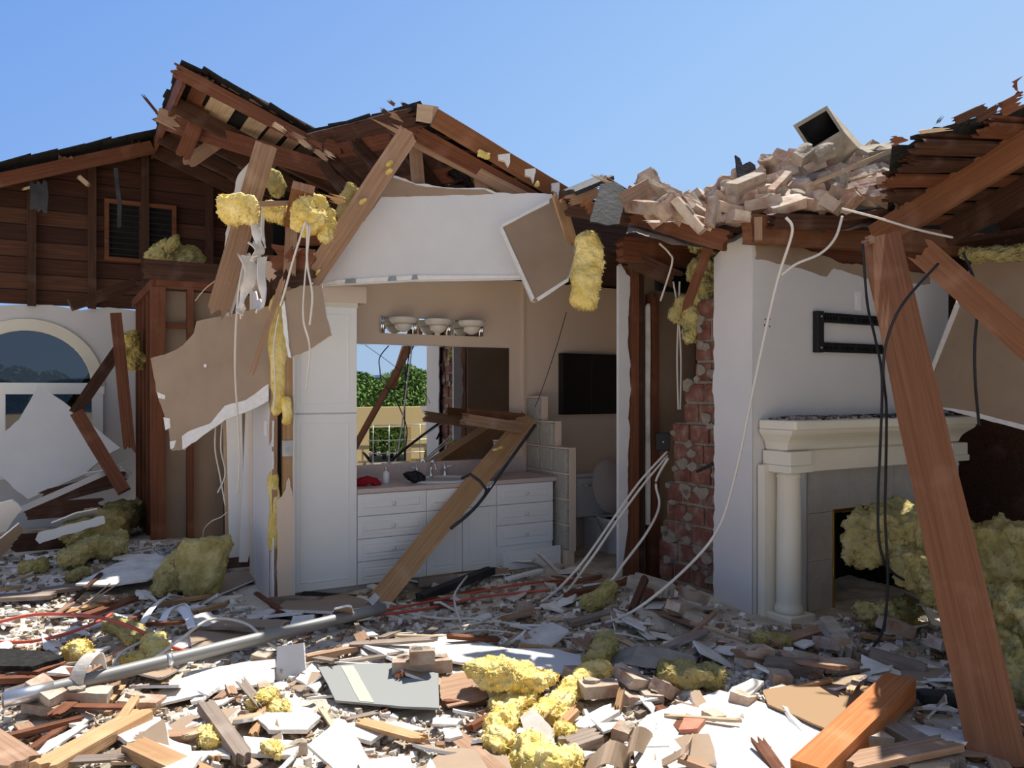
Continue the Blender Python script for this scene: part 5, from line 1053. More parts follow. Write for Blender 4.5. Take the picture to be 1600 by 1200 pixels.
cab = [
 ('white_cable', line((1228, 340, 5.2), (1238, 362, 5.2), (1217, 430, 5.28), (1200, 500, 5.3), (1177, 607, 5.3), (1150, 737, 5.3), (1124, 822, 5.3), (1080, 880, 5.25), (1000, 948, 5.0), (940, 974, 'g'), (850, 984, 'g'), (760, 968, 'g'), (680, 966, 'g'), (600, 952, 'g'), (520, 952, 'g'), (440, 1000, 'g')), .0095, 'wire_white', 'thick white cable from the chimney breast top sweeping down across the rubble'),
 ('white_cable', line((1316, 338, 5.3), (1305, 372, 5.28), (1282, 396, 5.28), (1245, 412, 5.28), (1220, 430, 5.3)), .009, 'wire_white', 'short white cable curving across the top of the chimney breast'),
 ('white_cable', line((1315, 326, 5.2), (1370, 340, 5.1), (1430, 358, 5.1), (1488, 371, 5.2)), .008, 'wire_white', 'white cable sagging right from the bricks into the dark roof'),
 ('white_cable', line((1042, 706, 6.35), (1000, 752, 6.2), (960, 808, 6.0), (905, 885, 5.7), (850, 938, 'g'), (790, 962, 'g'), (700, 985, 'g'), (600, 1010, 'g')), .0095, 'wire_white', 'upper white cable of a pair sloping from the chimney to the rubble'),
 ('white_cable', line((1043, 712, 6.35), (1006, 756, 6.2), (968, 808, 6.0), (920, 878, 5.7), (872, 936, 'g'), (800, 968, 'g'), (730, 972, 'g')), .0095, 'wire_white', 'lower white cable of a pair sloping from the chimney to the rubble'),
 ('white_cable', line((1044, 716, 6.3), (1025, 752, 6.25), (1030, 790, 6.2), (1012, 830, 6.0), (975, 880, 5.8), (950, 912, 5.7), (905, 935, 'g'), (850, 952, 'g')), .010, 'wire_white', 'wavy white cable hanging beside the bricks'),
 ('white_cable', line((720, 972, 'g'), (711, 945, 'g', .08), (712, 925, 'g', .15), (730, 900, 'g', .12)), .008, 'wire_white', 'short white cable loop rising from the rubble before the vanity'),
 ('white_cable', line((1062, 440, 6.4), (1060, 500, 6.5), (1058, 560, 6.5), (1060, 640, 6.5)), .008, 'wire_white', 'left white cable hanging in the gap beside the chimney'),
 ('white_cable', line((1052, 440, 6.42), (1060, 490, 6.45), (1064, 560, 6.5), (1063, 640, 6.5)), .008, 'wire_white', 'right white cable hanging in the gap beside the chimney'),
 ('white_cable', line((1030, 380, 6.1), (1046, 396, 6.1), (1050, 412, 6.1), (1032, 470, 6.3)), .008, 'wire_white', 'white cable bending round the header above the stud wall'),
 ('white_cable', line((478, 345, 5.6), (460, 400, 5.65), (445, 455, 5.7), (438, 478, 5.75)), .008, 'wire_white', 'white wire hanging left from the largest insulation lump'),
 ('white_cable', line((481, 350, 5.6), (480, 410, 5.6), (488, 460, 5.6), (484, 508, 5.6)), .008, 'wire_white', 'middle white wire hanging from the largest insulation lump'),
 ('white_cable', line((485, 352, 5.6), (476, 440, 5.6), (474, 500, 5.6), (484, 545, 5.6), (478, 610, 5.7)), .006, 'wire_white', 'longest white wire dangling before the tall cabinet door'),
 ('white_cable', line((382, 405, 6.0), (372, 460, 6.0), (367, 560, 6.0), (371, 648, 6.0), (374, 711, 6.05), (372, 770, 6.1)), .0075, 'wire_white', 'long white wire hanging in front of the brown hanging sheet'),
 ('white_cable', line((338, 650, 6.33), (336, 700, 6.4), (344, 745, 6.5), (352, 790, 6.5)), .006, 'wire_white', 'thin white wire dangling below the brown hanging sheet'),
 ('white_cable', line((348, 645, 6.32), (345, 700, 6.4), (352, 740, 6.5), (340, 770, 6.5)), .006, 'wire_white', 'second thin white wire below the brown hanging sheet'),
 ('white_cable', line((436, 490, 5.85), (428, 540, 5.85), (430, 600, 5.85), (428, 640, 5.9)), .006, 'wire_white', 'white wire lying along the yellow insulation strip'),
 ('thin_wire', line((885, 488, 5.6), (870, 540, 6.0), (850, 600, 6.5), (836, 636, 6.7)), .003, 'slot', 'thin dark wire hanging from the insulation batt'),
 ('thin_wire', line((318, 860, 'g'), (318, 830, 6.4), (330, 815, 6.4), (345, 808, 6.4), (355, 800, 6.4)), .004, 'wire_white', 'thin kinked pale wire before the closet wall'),
 ('thin_wire', line((305, 470, 6.2), (322, 450, 6.17), (346, 432, 6.13)), .004, 'twine', 'thin pale wire slanting under the wide leaning board'),
 ('white_cable', line((212, 1052, 'g', .02), (225, 1042, 'g', .08), (280, 1000, 'g', .16), (330, 968, 'g', .16), (385, 975, 'g', .12), (430, 1012, 'g', .06), (500, 1034, 'g'), (590, 1022, 'g'), (660, 1000, 'g'), (740, 985, 'g')), .009, 'wire_white', 'white cable arching over the grey conduit in the left foreground'),
 ('white_cable', line((172, 1052, 'g', .03), (190, 1020, 'g', .1), (240, 990, 'g', .05), (236, 960, 'g', .03)), .008, 'wire_white', 'short white cable by the yellow insulation in the left foreground'),
 ('white_cable', line((-10, 886, 'g'), (60, 884, 'g'), (110, 880, 'g')), .007, 'wire_white', 'white cable lying at the far left before the insulation'),
 ('white_cable', line((640, 992, 'g'), (760, 985, 'g'), (860, 998, 'g'), (960, 990, 'g'), (1010, 1000, 'g')), .007, 'wire_white', 'thin white cable lying across the middle of the rubble'),
 ('red_cable', line((-10, 974, 'g', .08), (60, 960, 'g', .12), (150, 964, 'g', .14), (210, 982, 'g', .12), (255, 1006, 'g', .06), (305, 1022, 'g')), .011, 'wire_red', 'red cable arching over the rubble at far left'),
 ('red_cable', line((-10, 1003, 'g', .05), (50, 1002, 'g', .05), (110, 988, 'g', .10), (160, 968, 'g', .1), (175, 958, 'g', .1)), .010, 'wire_red', 'lower red cable at far left above the black shingle'),
 ('red_cable', line((448, 986, 'g', .03), (520, 962, 'g', .06), (610, 952, 'g', .06), (720, 930, 'g', .06), (820, 912, 'g', .06), (905, 905, 'g', .03)), .010, 'wire_red', 'upper red cable running past the foot of the leaning timber'),
 ('red_cable', line((470, 990, 'g', .03), (560, 966, 'g', .05), (660, 952, 'g', .05), (760, 932, 'g', .05), (860, 922, 'g', .03)), .010, 'wire_red', 'lower red cable running past the foot of the leaning timber'),
 ('black_cable', line((1348, 380, 4.9), (1355, 473, 4.9), (1367, 527, 4.85), (1378, 590, 4.8), (1375, 707, 4.8), (1372, 773, 4.8), (1374, 847, 4.8), (1390, 890, 4.8), (1434, 918, 4.9)), .008, 'rubber', 'left black cable hanging before the fireplace'),
 ('black_cable', line((1466, 412, 4.45), (1412, 473, 4.4), (1387, 527, 4.45), (1380, 580, 4.5), (1385, 640, 4.65), (1384, 740, 4.8), (1383, 807, 4.8), (1387, 907, 4.75), (1380, 983, 4.7), (1358, 1018, 4.6)), .008, 'rubber', 'black cable looping from the brace down to the hearth rubble'),
 ('black_cable', line((1505, 395, 4.55), (1527, 457, 4.5), (1523, 540, 4.5), (1524, 600, 4.5), (1530, 665, 4.45)), .008, 'rubber', 'black cable hanging before the brown sheet at right'),
 ('thin_wire', line((430, 958, 'g', .02), (420, 990, 'g', .02), (410, 1005, 'g', .02)), .004, 'twine', 'thin tan wire at the edge of the sunlit rubble'),
 ('thin_wire', line((118, 960, 'g', .04), (150, 935, 'g', .12), (188, 910, 'g', .22)), .005, 'twine', 'thin tan wire pointing up right above the red cable'),
 ('thin_wire', line((112, 958, 'g', .04), (140, 938, 'g', .12), (172, 912, 'g', .2)), .005, 'twine', 'second thin tan wire pointing up right above the red cable'),
 ('thin_wire', line((770, 1180, 'g', .03), (830, 1140, 'g', .08), (890, 1080, 'g', .08), (905, 1055, 'g', .05)), .006, 'wood_tan', 'thin brown stick across the yellow insulation in the foreground'),
]
for n_, p_, r_, m_, l_ in cab: wire(n_, p_, r_, m_, l_, 'cable')
# grey conduit
cd = thing('conduit_pipe', 'long grey metal conduit lying across the left foreground', 'pipe', Matrix.Translation(G(280, 1025)))
o0 = G(280, 1025); c0, c1 = G(4, 1095, .12), G(600, 950, .11)
q = MB(); q.tube([c0+(c1-c0)*i/12-o0 for i in range(13)], .036, 18); q.build('tube', M['conduit'], cd)
q = MB(); q.tube([c0+(c1-c0)*i-o0 for i in (0, .10)], .039, 18); q.build('bright_end', M['alu'], cd)['label'] = 'bright bare end'
q = MB(); f_ = .36; q.tube([c0+(c1-c0)*(f_-.006)-o0, c0+(c1-c0)*(f_+.006)-o0], .041, 18); q.build('hose_clamp', M['alu'], cd)
p = c0+(c1-c0)*.17
o = sheet_mb(spline([p+Vector((-.02, -.04, -.06)), p+Vector((-.02, -.06, .02)), p+Vector((0, -.02, .10)), p+Vector((.03, .03, .13)), p+Vector((.04, .05, .06))], 6), [Vector((.07, .01, 0))]*25, .006, seed=12, jag=.1).build('plastic_curl', M['drywall_dusty']); tag(o, 'curled white strip wrapped over the grey conduit', 'strip')
# ================================================================== ground pieces placed one by one
POLY = []
def inside(x, y, clean=False):
    for pts, cl in POLY:
        if clean and not cl: continue
        c_ = False; n_ = len(pts)
        for i in range(n_):
            (xa, ya_), (xb, yb) = pts[i], pts[i-1]
            if (ya_ > y) != (yb > y) and x < (xb-xa)*(y-ya_)/(yb-ya_)+xa: c_ = not c_
        if c_: return True
    return False
def gpanel(name, px, label, lift=.03, mats=None, t_=.014, tilt=None, jag=.006, cat='plasterboard', lifts=None):
    n_ = len(px); lifts = lifts or [lift]*n_
    i0, i1, i2 = 0, n_//3, (2*n_)//3
    pp = Plane3(*(G(px[i][0], px[i][1], lifts[i]) for i in (i0, i1, i2)))
    POLY.append(([pp.hit(*q).to_2d() for q in px], name not in ('white_sheet', 'plaster_slab')))
    return panel(name, px, pp, t_, mats or [M['paper'], M['drywall_dusty'], M['gypsum']], label, cat, jag)
BB = [M['drywall'], M['paper'], M['gypsum']]; GB = [M['board_grey']]*3; HB = [M['leaf_brown']]*3
gs = gpanel('cement_board', [(497, 1042), (560, 1037), (612, 1036), (685, 1052), (686, 1106), (632, 1104), (524, 1094), (512, 1068)], 'grey cement board lying flat in the sunlit rubble', .06, GB, .012, jag=[.002]*8, cat='board')
ppg = Plane3(G(497, 1042, .06), G(612, 1036, .06), G(632, 1104, .06))
sub('pale_band', [(532, 1041), (552, 1040), (585, 1098), (562, 1096)], ppg, gs, 'board_stripe', .002, .002, .004)
gb_ = [((612, 1046), (702, 1042), .05, 'long dusty brick lying on the grey cement board', 0), ((640, 1030), (676, 1028), .12, 'short brick stacked on the long brick over the cement board', 6)]
for a, b, lf, lab, k in gb_:
    p0, p1 = G(*a, lf+.02), G(*b, lf+.02); p1.z = p0.z
    if k == 0: o = brick_mesh('brick', (p1-p0).length, .11, .07, 90).build('brick', [M['brick'], M['mortar']], None, at(frame(p1-p0), (p0+p1)/2+Vector((0, 0, .02))))
    else: o = brick_mesh('brick', (p1-p0).length, .10, .07, 91).build('brick', [M['brick'], M['mortar']], None, at(frame(p1-p0), (p0+p1)/2+Vector((0, .0, .02))))
    tag(o, lab, 'brick')
def gp(name, a, b, w_, t_, mat, label, l0=.03, l1=.03, spl=(.03, .05), cat='board', face=(0, 0, 1), roll=0): return plank(name, G(*a, l0), G(*b, l1), w_, t_, mat, label, cat, face, spl)
# bigger boards
gpanel('white_sheet', [(1010, 1118), (1060, 1100), (1124, 1078), (1200, 1100), (1290, 1140), (1262, 1180), (1230, 1215), (1000, 1215), (985, 1150)], 'large white plaster sheet lying in the foreground right of centre', .055, [M['paper'], M['drywall_dusty'], M['gypsum']], .016, jag=.01)
gpanel('brown_board', [(1190, 1078), (1280, 1062), (1420, 1080), (1400, 1135), (1290, 1138), (1200, 1100)], 'brown hardboard sheet lying in the shade behind the orange beam', .065, HB, .01, jag=.006, cat='board')
gp('orange_beam', (1262, 1215), (1408, 1072), .14, .11, 'wood_post', 'thick orange red beam end lying in the right foreground', .08, .10, (.0, .01), 'beam')
S.objects['orange_beam'].data.materials[0] = wood('orange red beam timber', (.28, .085, .025), (.40, .14, .045), (.48, .20, .075))
gpanel('white_board', [(430, 1062), (433, 1010), (474, 1004), (478, 1046), (440, 1066)], 'white triangular plasterboard piece right of the conduit', .09, BOARD, .012, lifts=[.0, .16, .16, .06, .0], jag=.006)
gpanel('white_board', [(236, 1088), (300, 1048), (384, 1034), (430, 1030), (428, 1066), (330, 1080), (250, 1100)], 'long white plasterboard piece under the conduit', .045, None, jag=.01)
gpanel('tan_board', [(296, 990), (352, 966), (446, 968), (430, 990), (340, 1016), (300, 1010)], 'tan paper backed board beside the conduit in the sun', .06, BB, .014, jag=.004)
gpanel('tan_board', [(285, 930), (330, 900), (395, 888), (398, 905), (350, 925), (300, 945)], 'tan board strip on the shaded ground before the partition', .05, BB, .014, jag=.004)
gpanel('white_board', [(118, 912), (180, 880), (250, 862), (284, 856), (272, 888), (230, 906), (170, 914)], 'cracked white plasterboard sheet on the shaded ground at left', .10, None, jag=.01)
gpanel('white_board', [(590, 1005), (690, 990), (790, 1012), (810, 1040), (720, 1035), (640, 1020)], 'white sheet lying behind the cement board', .05, None, jag=.012)
gpanel('white_board', [(752, 1030), (790, 1012), (870, 1014), (930, 1030), (900, 1050), (790, 1052)], 'bright white sheet behind the torn yellow insulation', .06, BOARD, jag=.01)
gpanel('tan_board', [(656, 1200), (700, 1168), (790, 1172), (800, 1200), (700, 1215)], 'tan cardboard like sheet at the bottom edge left of centre', .05, BB, jag=.006)
gpanel('veneer_sheet', [(690, 1056), (752, 1044), (778, 1078), (760, 1090), (700, 1104), (688, 1090)], 'splintered reddish veneer sheet right of the cement board', .05, [M['wood_tan']]*3, .008, jag=.012, cat='board')
for i, (q, lab) in enumerate((([(450, 935), (530, 925), (600, 945), (520, 955), (430, 952)], 'tan paper sheet on the ground before the tall cabinet'), ([(400, 1120), (450, 1100), (510, 1110), (480, 1140), (420, 1140)], 'dusty white plaster slab in the left middle foreground'), ([(540, 1130), (590, 1124), (606, 1140), (580, 1158), (552, 1150)], 'thick white plaster block in the middle foreground'), ([(160, 1130), (250, 1120), (270, 1140), (200, 1160)], 'dusty slab at the left behind the orange plank'), ([(380, 1150), (470, 1158), (460, 1180), (390, 1176)], 'dusty tilted plaster slab at the bottom left of centre'))):
    gpanel('plaster_slab', q, lab, .05, BB if i == 0 else None, .02, jag=.01)
for i, (a, b, w_, t_, m_, lab, l0, l1) in enumerate((
    ((62, 1205), (232, 1112), .12, .05, 'wood_orange', 'orange plank running up right in the bottom left corner', .05, .07),
    ((-20, 1160), (36, 1200), .14, .05, 'wood_tan', 'tan plank end in the bottom left corner', .06, .06),
    ((205, 1166), (330, 1222), .10, .05, 'wood_orange', 'orange brown plank slanting down at the bottom left', .07, .05),
    ((320, 1102), (384, 1190), .07, .05, 'wood_grey', 'pale grey stud slanting down in the left foreground', .09, .06),
    ((210, 1155), (340, 1148), .08, .04, 'wood_tan', 'tan board under the pale plaster at left', .05, .05),
    ((120, 1062), (180, 1028), .05, .03, 'wood_tan', 'small tan stick beside the black shingle', .06, .07),
    ((-10, 1058), (140, 1052), .14, .03, 'wood_red', 'splintered red board under the black shingle at far left', .05, .06),
    ((240, 950), (190, 975), .05, .02, 'wood_red', 'dark red stick in the shade at left', .04, .04),
    ((88, 962), (160, 895), .03, .02, 'wood_dark', 'dark thin stick leaning in the shade at left', .04, .12),
    ((-10, 935), (90, 930), .14, .03, 'wood_grey', 'grey board lying in the shade at far left', .05, .05),
    ((60, 925), (210, 905), .16, .03, 'wood_grey', 'wide grey board before the insulation pieces at left', .05, .05),
    ((424, 938), (504, 942), .08, .07, 'wood_grey', 'dark grey timber offcut before the tall cabinet', .05, .05),
    ((470, 930), (560, 936), .14, .03, 'shingle', 'flat black shingle piece before the tall cabinet', .04, .04),
    ((652, 910), (716, 902), .12, .05, 'wood_grey', 'grey timber offcut under the vanity drawers', .06, .08),
    ((655, 935), (770, 890), .08, .06, 'felt', 'dark pipe like timber beside the leaning timber foot', .06, .08),
    ((838, 860), (872, 895), .15, .02, 'drywall_dusty', 'grey board scrap propped on the open bottom drawer', .30, .10),
    ((885, 975), (960, 955), .07, .03, 'wood_grey', 'grey stick in the shaded rubble at centre', .05, .05),
    ((1010, 900), (985, 960), .05, .03, 'wood_dark', 'dark stick standing before the chimney base', .25, .05),
    ((1106, 790), (1118, 880), .03, .015, 'wood_pale', 'pale splinter leaning on the brick chimney', .0, .0),
    ((985, 905), (1050, 925), .16, .08, 'mortar', 'grey concrete block at the foot of the chimney', .12, .12),
    ((1060, 1010), (1120, 955), .03, .02, 'wood_tan', 'thin tan stick before the chimney breast corner', .03, .12),
    ((1288, 968), (1328, 1022), .09, .07, 'mortar', 'grey mortared brick strip leaning at the fireplace hearth', .16, .06),
    ((1390, 1135), (1500, 1200), .12, .05, 'wood_grey', 'grey timber lying beside the orange beam', .06, .04),
    ((1320, 1195), (1490, 1160), .12, .03, 'wood_tan', 'tan board at the bottom right of the orange beam', .08, .09),
    ((1430, 1085), (1540, 1095), .10, .04, 'felt', 'dark slat in the shade right of the orange beam', .05, .05),
    ((1355, 1020), (1450, 1048), .08, .06, 'wood_grey', 'dark grey timber before the fireplace hearth', .08, .06),
    ((1410, 1200), (1480, 1195), .10, .04, 'wood_pale', 'pale wood offcut at the bottom edge right of the beam', .05, .05),
    ((1120, 1205), (1050, 1180), .07, .02, 'wood_tan', 'tan stick at the bottom edge right of centre', .05, .12),
    ((870, 1140), (905, 1105), .05, .03, 'wood_orange', 'orange stick among the yellow insulation strips', .06, .09),
    ((965, 1110), (972, 1075), .03, .03, 'wood_orange', 'short orange stick standing by the dusty bricks', .03, .10),
    ((902, 1140), (965, 1105), .10, .02, 'drywall_dusty', 'dusty white board between insulation and dusty bricks', .04, .06),
    ((880, 1170), (940, 1150), .12, .06, 'wood_grey', 'grey timber block behind the bottom insulation lump', .05, .05),
    ((655, 940), (760, 920), .05, .02, 'wood_red', 'dark red stick under the red cables', .04, .05),
    ((880, 930), (1000, 905), .07, .03, 'wood_red', 'dark red board in the rubble before the toilet', .05, .06),
    ((790, 905), (850, 890), .06, .02, 'white_paint', 'white trim strip in the rubble before the vanity doors', .05, .07),
    ((560, 1012), (470, 1030), .05, .03, 'wood_tan', 'tan stick right of the white triangle', .04, .04),
    ((1190, 1040), (1280, 1045), .14, .07, 'wood_grey', 'grey timber before the left mantel column', .05, .05),
    )):
    gp('broken_board', a, b, w_, t_, m_, lab, l0, l1)
# shingle slab on red board
sl_ = thing('shingle_slab', 'thick black shingle slab with red wood edges at far left', 'shingle', Matrix.Translation(G(45, 1035)))
p0 = G(45, 1035)
for i, (dz, m_, q) in enumerate(((.045, 'wood_post', [(-20, 1052), (50, 1062), (104, 1048), (90, 1030), (-20, 1025)]), (.075, 'wood_red', [(-20, 1046), (60, 1052), (104, 1034), (80, 1020), (-20, 1016)]), (.10, 'shingle', [(-20, 1038), (50, 1044), (100, 1026), (70, 1016), (-20, 1012)]))):
    pts = [G(a, b, dz) for a, b in q]; z = sum(a.z for a in pts)/5
    mb = MB().prism(outline([(a.x-p0.x, a.y-p0.y) for a in pts], .012, .03, 50+i), z-p0.z-.028, z-p0.z, 0); mb.build(['lower_board', 'upper_board', 'shingle_layer'][i], M[m_], sl_)
# galvanised sheet metal
q = [G(952, 1034, .06), G(965, 1030, .09), G(990, 1022, .15), G(1000, 1024, .14), G(1040, 1030, .10), G(1085, 1042, .05)]
o = sheet_mb(q, [Vector((.10, .24, .03))]*len(q), .004, seed=3).build('bent_sheet_metal', M['steel']); tag(o, 'bent grey sheet metal in the middle of the rubble', 'sheet metal')
for i, (a, b, lab) in enumerate(((( 1040, 1012), (1100, 985), 'grooved aluminium track right of the bent sheet metal'), ((1062, 1030), (1112, 1005), 'second aluminium track lying before the first'))):
    gp('aluminium_track', a, b, .06, .02, 'alu', lab, .06, .06, (0, 0), 'track')
# white flashing curls at left
for i, (a, lab) in enumerate((([(222, 975), (238, 950), (262, 932), (282, 935)], 'left curled white flashing strip in the shade'), ([(250, 985), (262, 955), (285, 945), (296, 965)], 'right curled white flashing strip in the shade'), ([(236, 960), (280, 950), (300, 980)], 'looped white flashing strip behind the yellow insulation'))):
    q = spline([G(x, y, .04+.06*(j in (1, 2))) for j, (x, y) in enumerate(a)], 6); o = sheet_mb(q, [Vector((.045, .015, .015))]*len(q), .004, seed=i).build('flashing_strip', M['white_paint']); tag(o, lab, 'flashing')
# paper curls at the bottom right
for i, (a, w_, lab) in enumerate((([(975, 1190), (990, 1155), (1015, 1165), (1020, 1205)], .16, 'curled brown paper sheet at the bottom right of centre'), ([(1030, 1195), (1070, 1172), (1082, 1150)], .05, 'narrow brown paper strip at the bottom right of centre'), ([(915, 1205), (950, 1175), (985, 1190)], .14, 'pale curved paper scrap at the bottom edge'))):
    q = spline([G(x, y, .04+.12*(j == 1)) for j, (x, y) in enumerate(a)], 6); o = sheet_mb(q, [Vector((.3, .9, .25)).normalized()*w_]*len(q), .006, seed=i+20, jag=.05).build('paper_curl', M['paper']); tag(o, lab, 'paper')
gpanel('tile_shard', [(1060, 1140), (1072, 1114), (1102, 1124), (1090, 1138)], 'red clay tile shard on the white sheet', .07, [M['brick_red']]*3, .03, jag=.004, cat='tile shard'); S.objects['tile_shard'].data.materials[0] = M['wire_red']; 
M['clay'] = noisy('fresh red clay', [(.3, (.33, .13, .085)), (.7, (.46, .22, .15))], 8, (1, 1, 1), .9, .4)
for i in range(3): S.objects['tile_shard'].data.materials[i] = M['clay']
# bricks on the ground, one by one
for i, (px, py, rz, tilt, k, lab, lf) in enumerate((
    (935, 1082, .35, .05, 0, 'dusty brick leaning on the yellow strip in the foreground', .08), (1000, 1072, .6, .35, 1, 'largest dusty brick right of the orange stick', .10), (1040, 1084, 1.0, .5, 2, 'dusty red brick tipped right of the largest dusty brick', .07),
    (1016, 1096, .2, .1, 4, 'small red brick piece before the dusty bricks', .05), (980, 1060, .3, .3, 5, 'pale brick behind the largest dusty brick', .12), (985, 1100, .5, .2, 7, 'small grey brick lump before the dusty bricks', .04),
    (75, 1110, -.15, .08, 8, 'long grey brick lying flat in the left foreground', .06), (72, 1086, -.5, .25, 1, 'brown brick resting against the bright conduit end', .12), (138, 1098, .2, .1, 6, 'squarish brick right of the white curl by the conduit', .07),
    (220, 1106, .1, .1, 0, 'flat dusty brick in the left foreground beyond the planks', .05), (1300, 1010, 1.9, .2, 0, 'grey brick before the fireplace opening', .10), (1400, 985, .3, .3, 2, 'dark brick standing by the insulation in the hearth', .15), (1475, 1010, .5, .2, 0, 'dark brick in the shade left of the leaning rafter', .10),
    (1310, 1045, .2, .1, 1, 'grey brick in the shade right of the mantel column', .06), (1250, 1035, .0, .1, 8, 'long flat red brick before the mantel column', .05), (1180, 1030, .4, .1, 6, 'grey block before the chimney breast corner', .07), (1218, 1065, .0, .1, 4, 'small red brick at the edge of the brown hardboard', .05),
    (1350, 1160, .2, .15, 1, 'pink dusty brick right of the orange beam end', .08), (1160, 1100, .9, .2, 4, 'small dark red brick on the white sheet', .06), (1115, 1130, .6, .1, 7, 'small dark shard on the white sheet', .05),
    (1085, 935, .4, .3, 0, 'dark red brick fallen at the base of the chimney', .12), (1055, 955, 1.2, .4, 1, 'brick standing in the shade before the chimney base', .12), (1020, 930, .3, .2, 3, 'red brick in the dark rubble left of the chimney base', .1),
    (820, 955, .2, .2, 4, 'grey brick piece in the shaded rubble before the vanity', .06), (940, 1008, .3, .2, 0, 'grey brick in the shade behind the bent sheet metal', .05), (845, 1003, .1, .1, 8, 'flat grey brick at the edge of the shade', .04),
    (600, 1078, 0, 0, 7, 'small pale lump under the front of the cement board', .02), (900, 1060, .6, .2, 4, 'small brick between the two yellow insulation pieces', .07))):
    q = G(px, py, lf-.03)
    brick(k, at(Matrix.Rotation(rz, 4, 'Z') @ Matrix.Rotation(tilt, 4, 'Y') @ Matrix.Rotation(tilt*.5, 4, 'X'), q+Vector((0, 0, .02))), lab, None)
# insulation on the ground
def gf(name, pts, w_, h_, lab, amp=.03, mat='insul', lifts=None, group=None, n=18):
    return fluff(name, [G(a, b, (lifts[i] if lifts else .06)) for i, (a, b) in enumerate(pts)], w_, h_, lab, amp, mat, None, 'insulation', group, n)
gf('insulation_piece', [(728, 1046), (770, 1056), (800, 1060), (850, 1058), (868, 1066)], [.10, .24, .30, .16, .06], [.06, .10, .14, .08, .04], 'torn yellow insulation wing in the middle foreground', .035, lifts=[.16, .14, .12, .12, .08])
gf('insulation_piece', [(800, 1080), (795, 1110), (780, 1135), (775, 1165)], [.22, .16, .16, .16], [.12, .1, .12, .06], 'yellow insulation tail below the torn wing', .035)
gf('insulation_piece', [(960, 1052), (920, 1054), (895, 1075), (860, 1110), (815, 1128)], [.08, .14, .14, .14, .12], .09, 'long yellow insulation strip curving past the dusty bricks', .025)
gf('insulation_piece', [(880, 1110), (885, 1135), (875, 1152)], .10, .07, 'small yellow green insulation tail under the long strip', .025)
gf('insulation_piece', [(808, 1168), (840, 1178), (885, 1205)], [.14, .22, .22], [.12, .16, .16], 'thick yellow insulation lump at the bottom edge', .035)
gf('insulation_piece', [(940, 1000), (945, 1020), (930, 1040)], .14, .16, 'dusty insulation piece beside the bent sheet metal', .035, 'insul_old')
gf('insulation_piece', [(1030, 1050), (1075, 1062), (1130, 1064)], [.12, .16, .14], .12, 'dusty insulation lump row behind the white sheet', .035, 'insul_old')
gf('insulation_piece', [(1180, 990), (1210, 998), (1226, 1005)], .10, .07, 'small insulation scrap before the chimney breast', .02, 'insul_old')
gf('insulation_piece', [(112, 1030), (130, 1022), (140, 1018)], .12, .14, 'yellow insulation tuft left of the conduit curl', .03)
gf('insulation_piece', [(238, 1002), (245, 1020), (240, 1040)], .12, .14, 'bright yellow insulation block before the red cable end', .025)
gf('insulation_piece', [(198, 1040), (212, 1034), (222, 1040)], .10, .10, 'small yellow insulation lump left of the bright block', .02)
gf('insulation_piece', [(175, 975), (200, 985), (215, 1000)], .14, .08, 'pale yellow insulation scrap behind the red cable', .025, 'insul_old')
gf('insulation_batt', [(236, 928), (262, 910), (292, 892), (322, 884), (340, 884)], [.10, .22, .3, .3, .2], [.08, .20, .36, .48, .44], 'large folded insulation batt before the closet framing', .035, 'insul_old', lifts=[.05, .12, .2, .26, .24])
gf('insulation_batt', [(92, 884), (140, 868), (190, 852), (205, 850)], [.2, .26, .26, .2], .18, 'long insulation piece lying at left in the shade', .04, 'insul_old', lifts=[.1]*4)
gf('insulation_batt', [(110, 845), (160, 820), (210, 798)], [.3, .4, .35], .3, 'insulation heap at the foot of the closet framing', .06, 'insul_old', lifts=[.12, .2, .2])
gf('insulation_batt', [(30, 890), (55, 885), (75, 880)], .18, .12, 'small insulation piece at far left in the shade', .03, 'insul_old')
gf('insulation_batt', [(105, 905), (125, 896), (140, 892)], .10, .08, 'small insulation scrap before the long shaded piece', .02, 'insul_old')
gf('insulation_scrap', [(910, 945), (935, 935), (962, 918)], .12, .14, 'dusty insulation scrap in the rubble before the stud wall', .025, 'insul_old')
for i, (a, b) in enumerate(((415, 1090), (440, 1106), (330, 1150), (430, 1172))):
    gf('insulation_clump', [(a-14, b+4), (a, b-2), (a+14, b-5)], [.06, .13, .08], [.04, .07, .04], 'dusty pale yellow insulation clump in the sunlit rubble left of the cement board', .03, 'insul', group='clumps left of the cement board', n=12)
fluff('insulation_batt', [P(1348, 882, 5.2), P(1372, 845, 5.2), P(1405, 835, 5.25), P(1450, 865, 5.3)], [.2, .4, .5, .5], [.2, .36, .42, .4], 'large yellow insulation batt bulging before the firebox', .06, 'insul_old')  # darker wool chosen here to carry the shade by the firebox
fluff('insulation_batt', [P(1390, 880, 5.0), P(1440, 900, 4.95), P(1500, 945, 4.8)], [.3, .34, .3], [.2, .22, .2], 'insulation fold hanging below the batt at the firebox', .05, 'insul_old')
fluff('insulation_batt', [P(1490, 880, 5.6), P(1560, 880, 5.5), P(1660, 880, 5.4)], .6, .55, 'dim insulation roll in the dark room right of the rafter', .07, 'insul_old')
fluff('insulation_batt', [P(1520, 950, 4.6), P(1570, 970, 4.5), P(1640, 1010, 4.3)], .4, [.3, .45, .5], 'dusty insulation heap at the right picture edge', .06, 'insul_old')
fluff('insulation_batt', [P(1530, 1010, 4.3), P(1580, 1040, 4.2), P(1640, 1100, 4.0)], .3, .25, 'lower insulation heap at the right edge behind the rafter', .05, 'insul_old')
fluff('insulation_lump', [G(1345, 972, .06), G(1385, 962, .10), G(1425, 962, .08)], .22, .16, 'dim insulation lump inside the hearth', .06, 'insul_old')
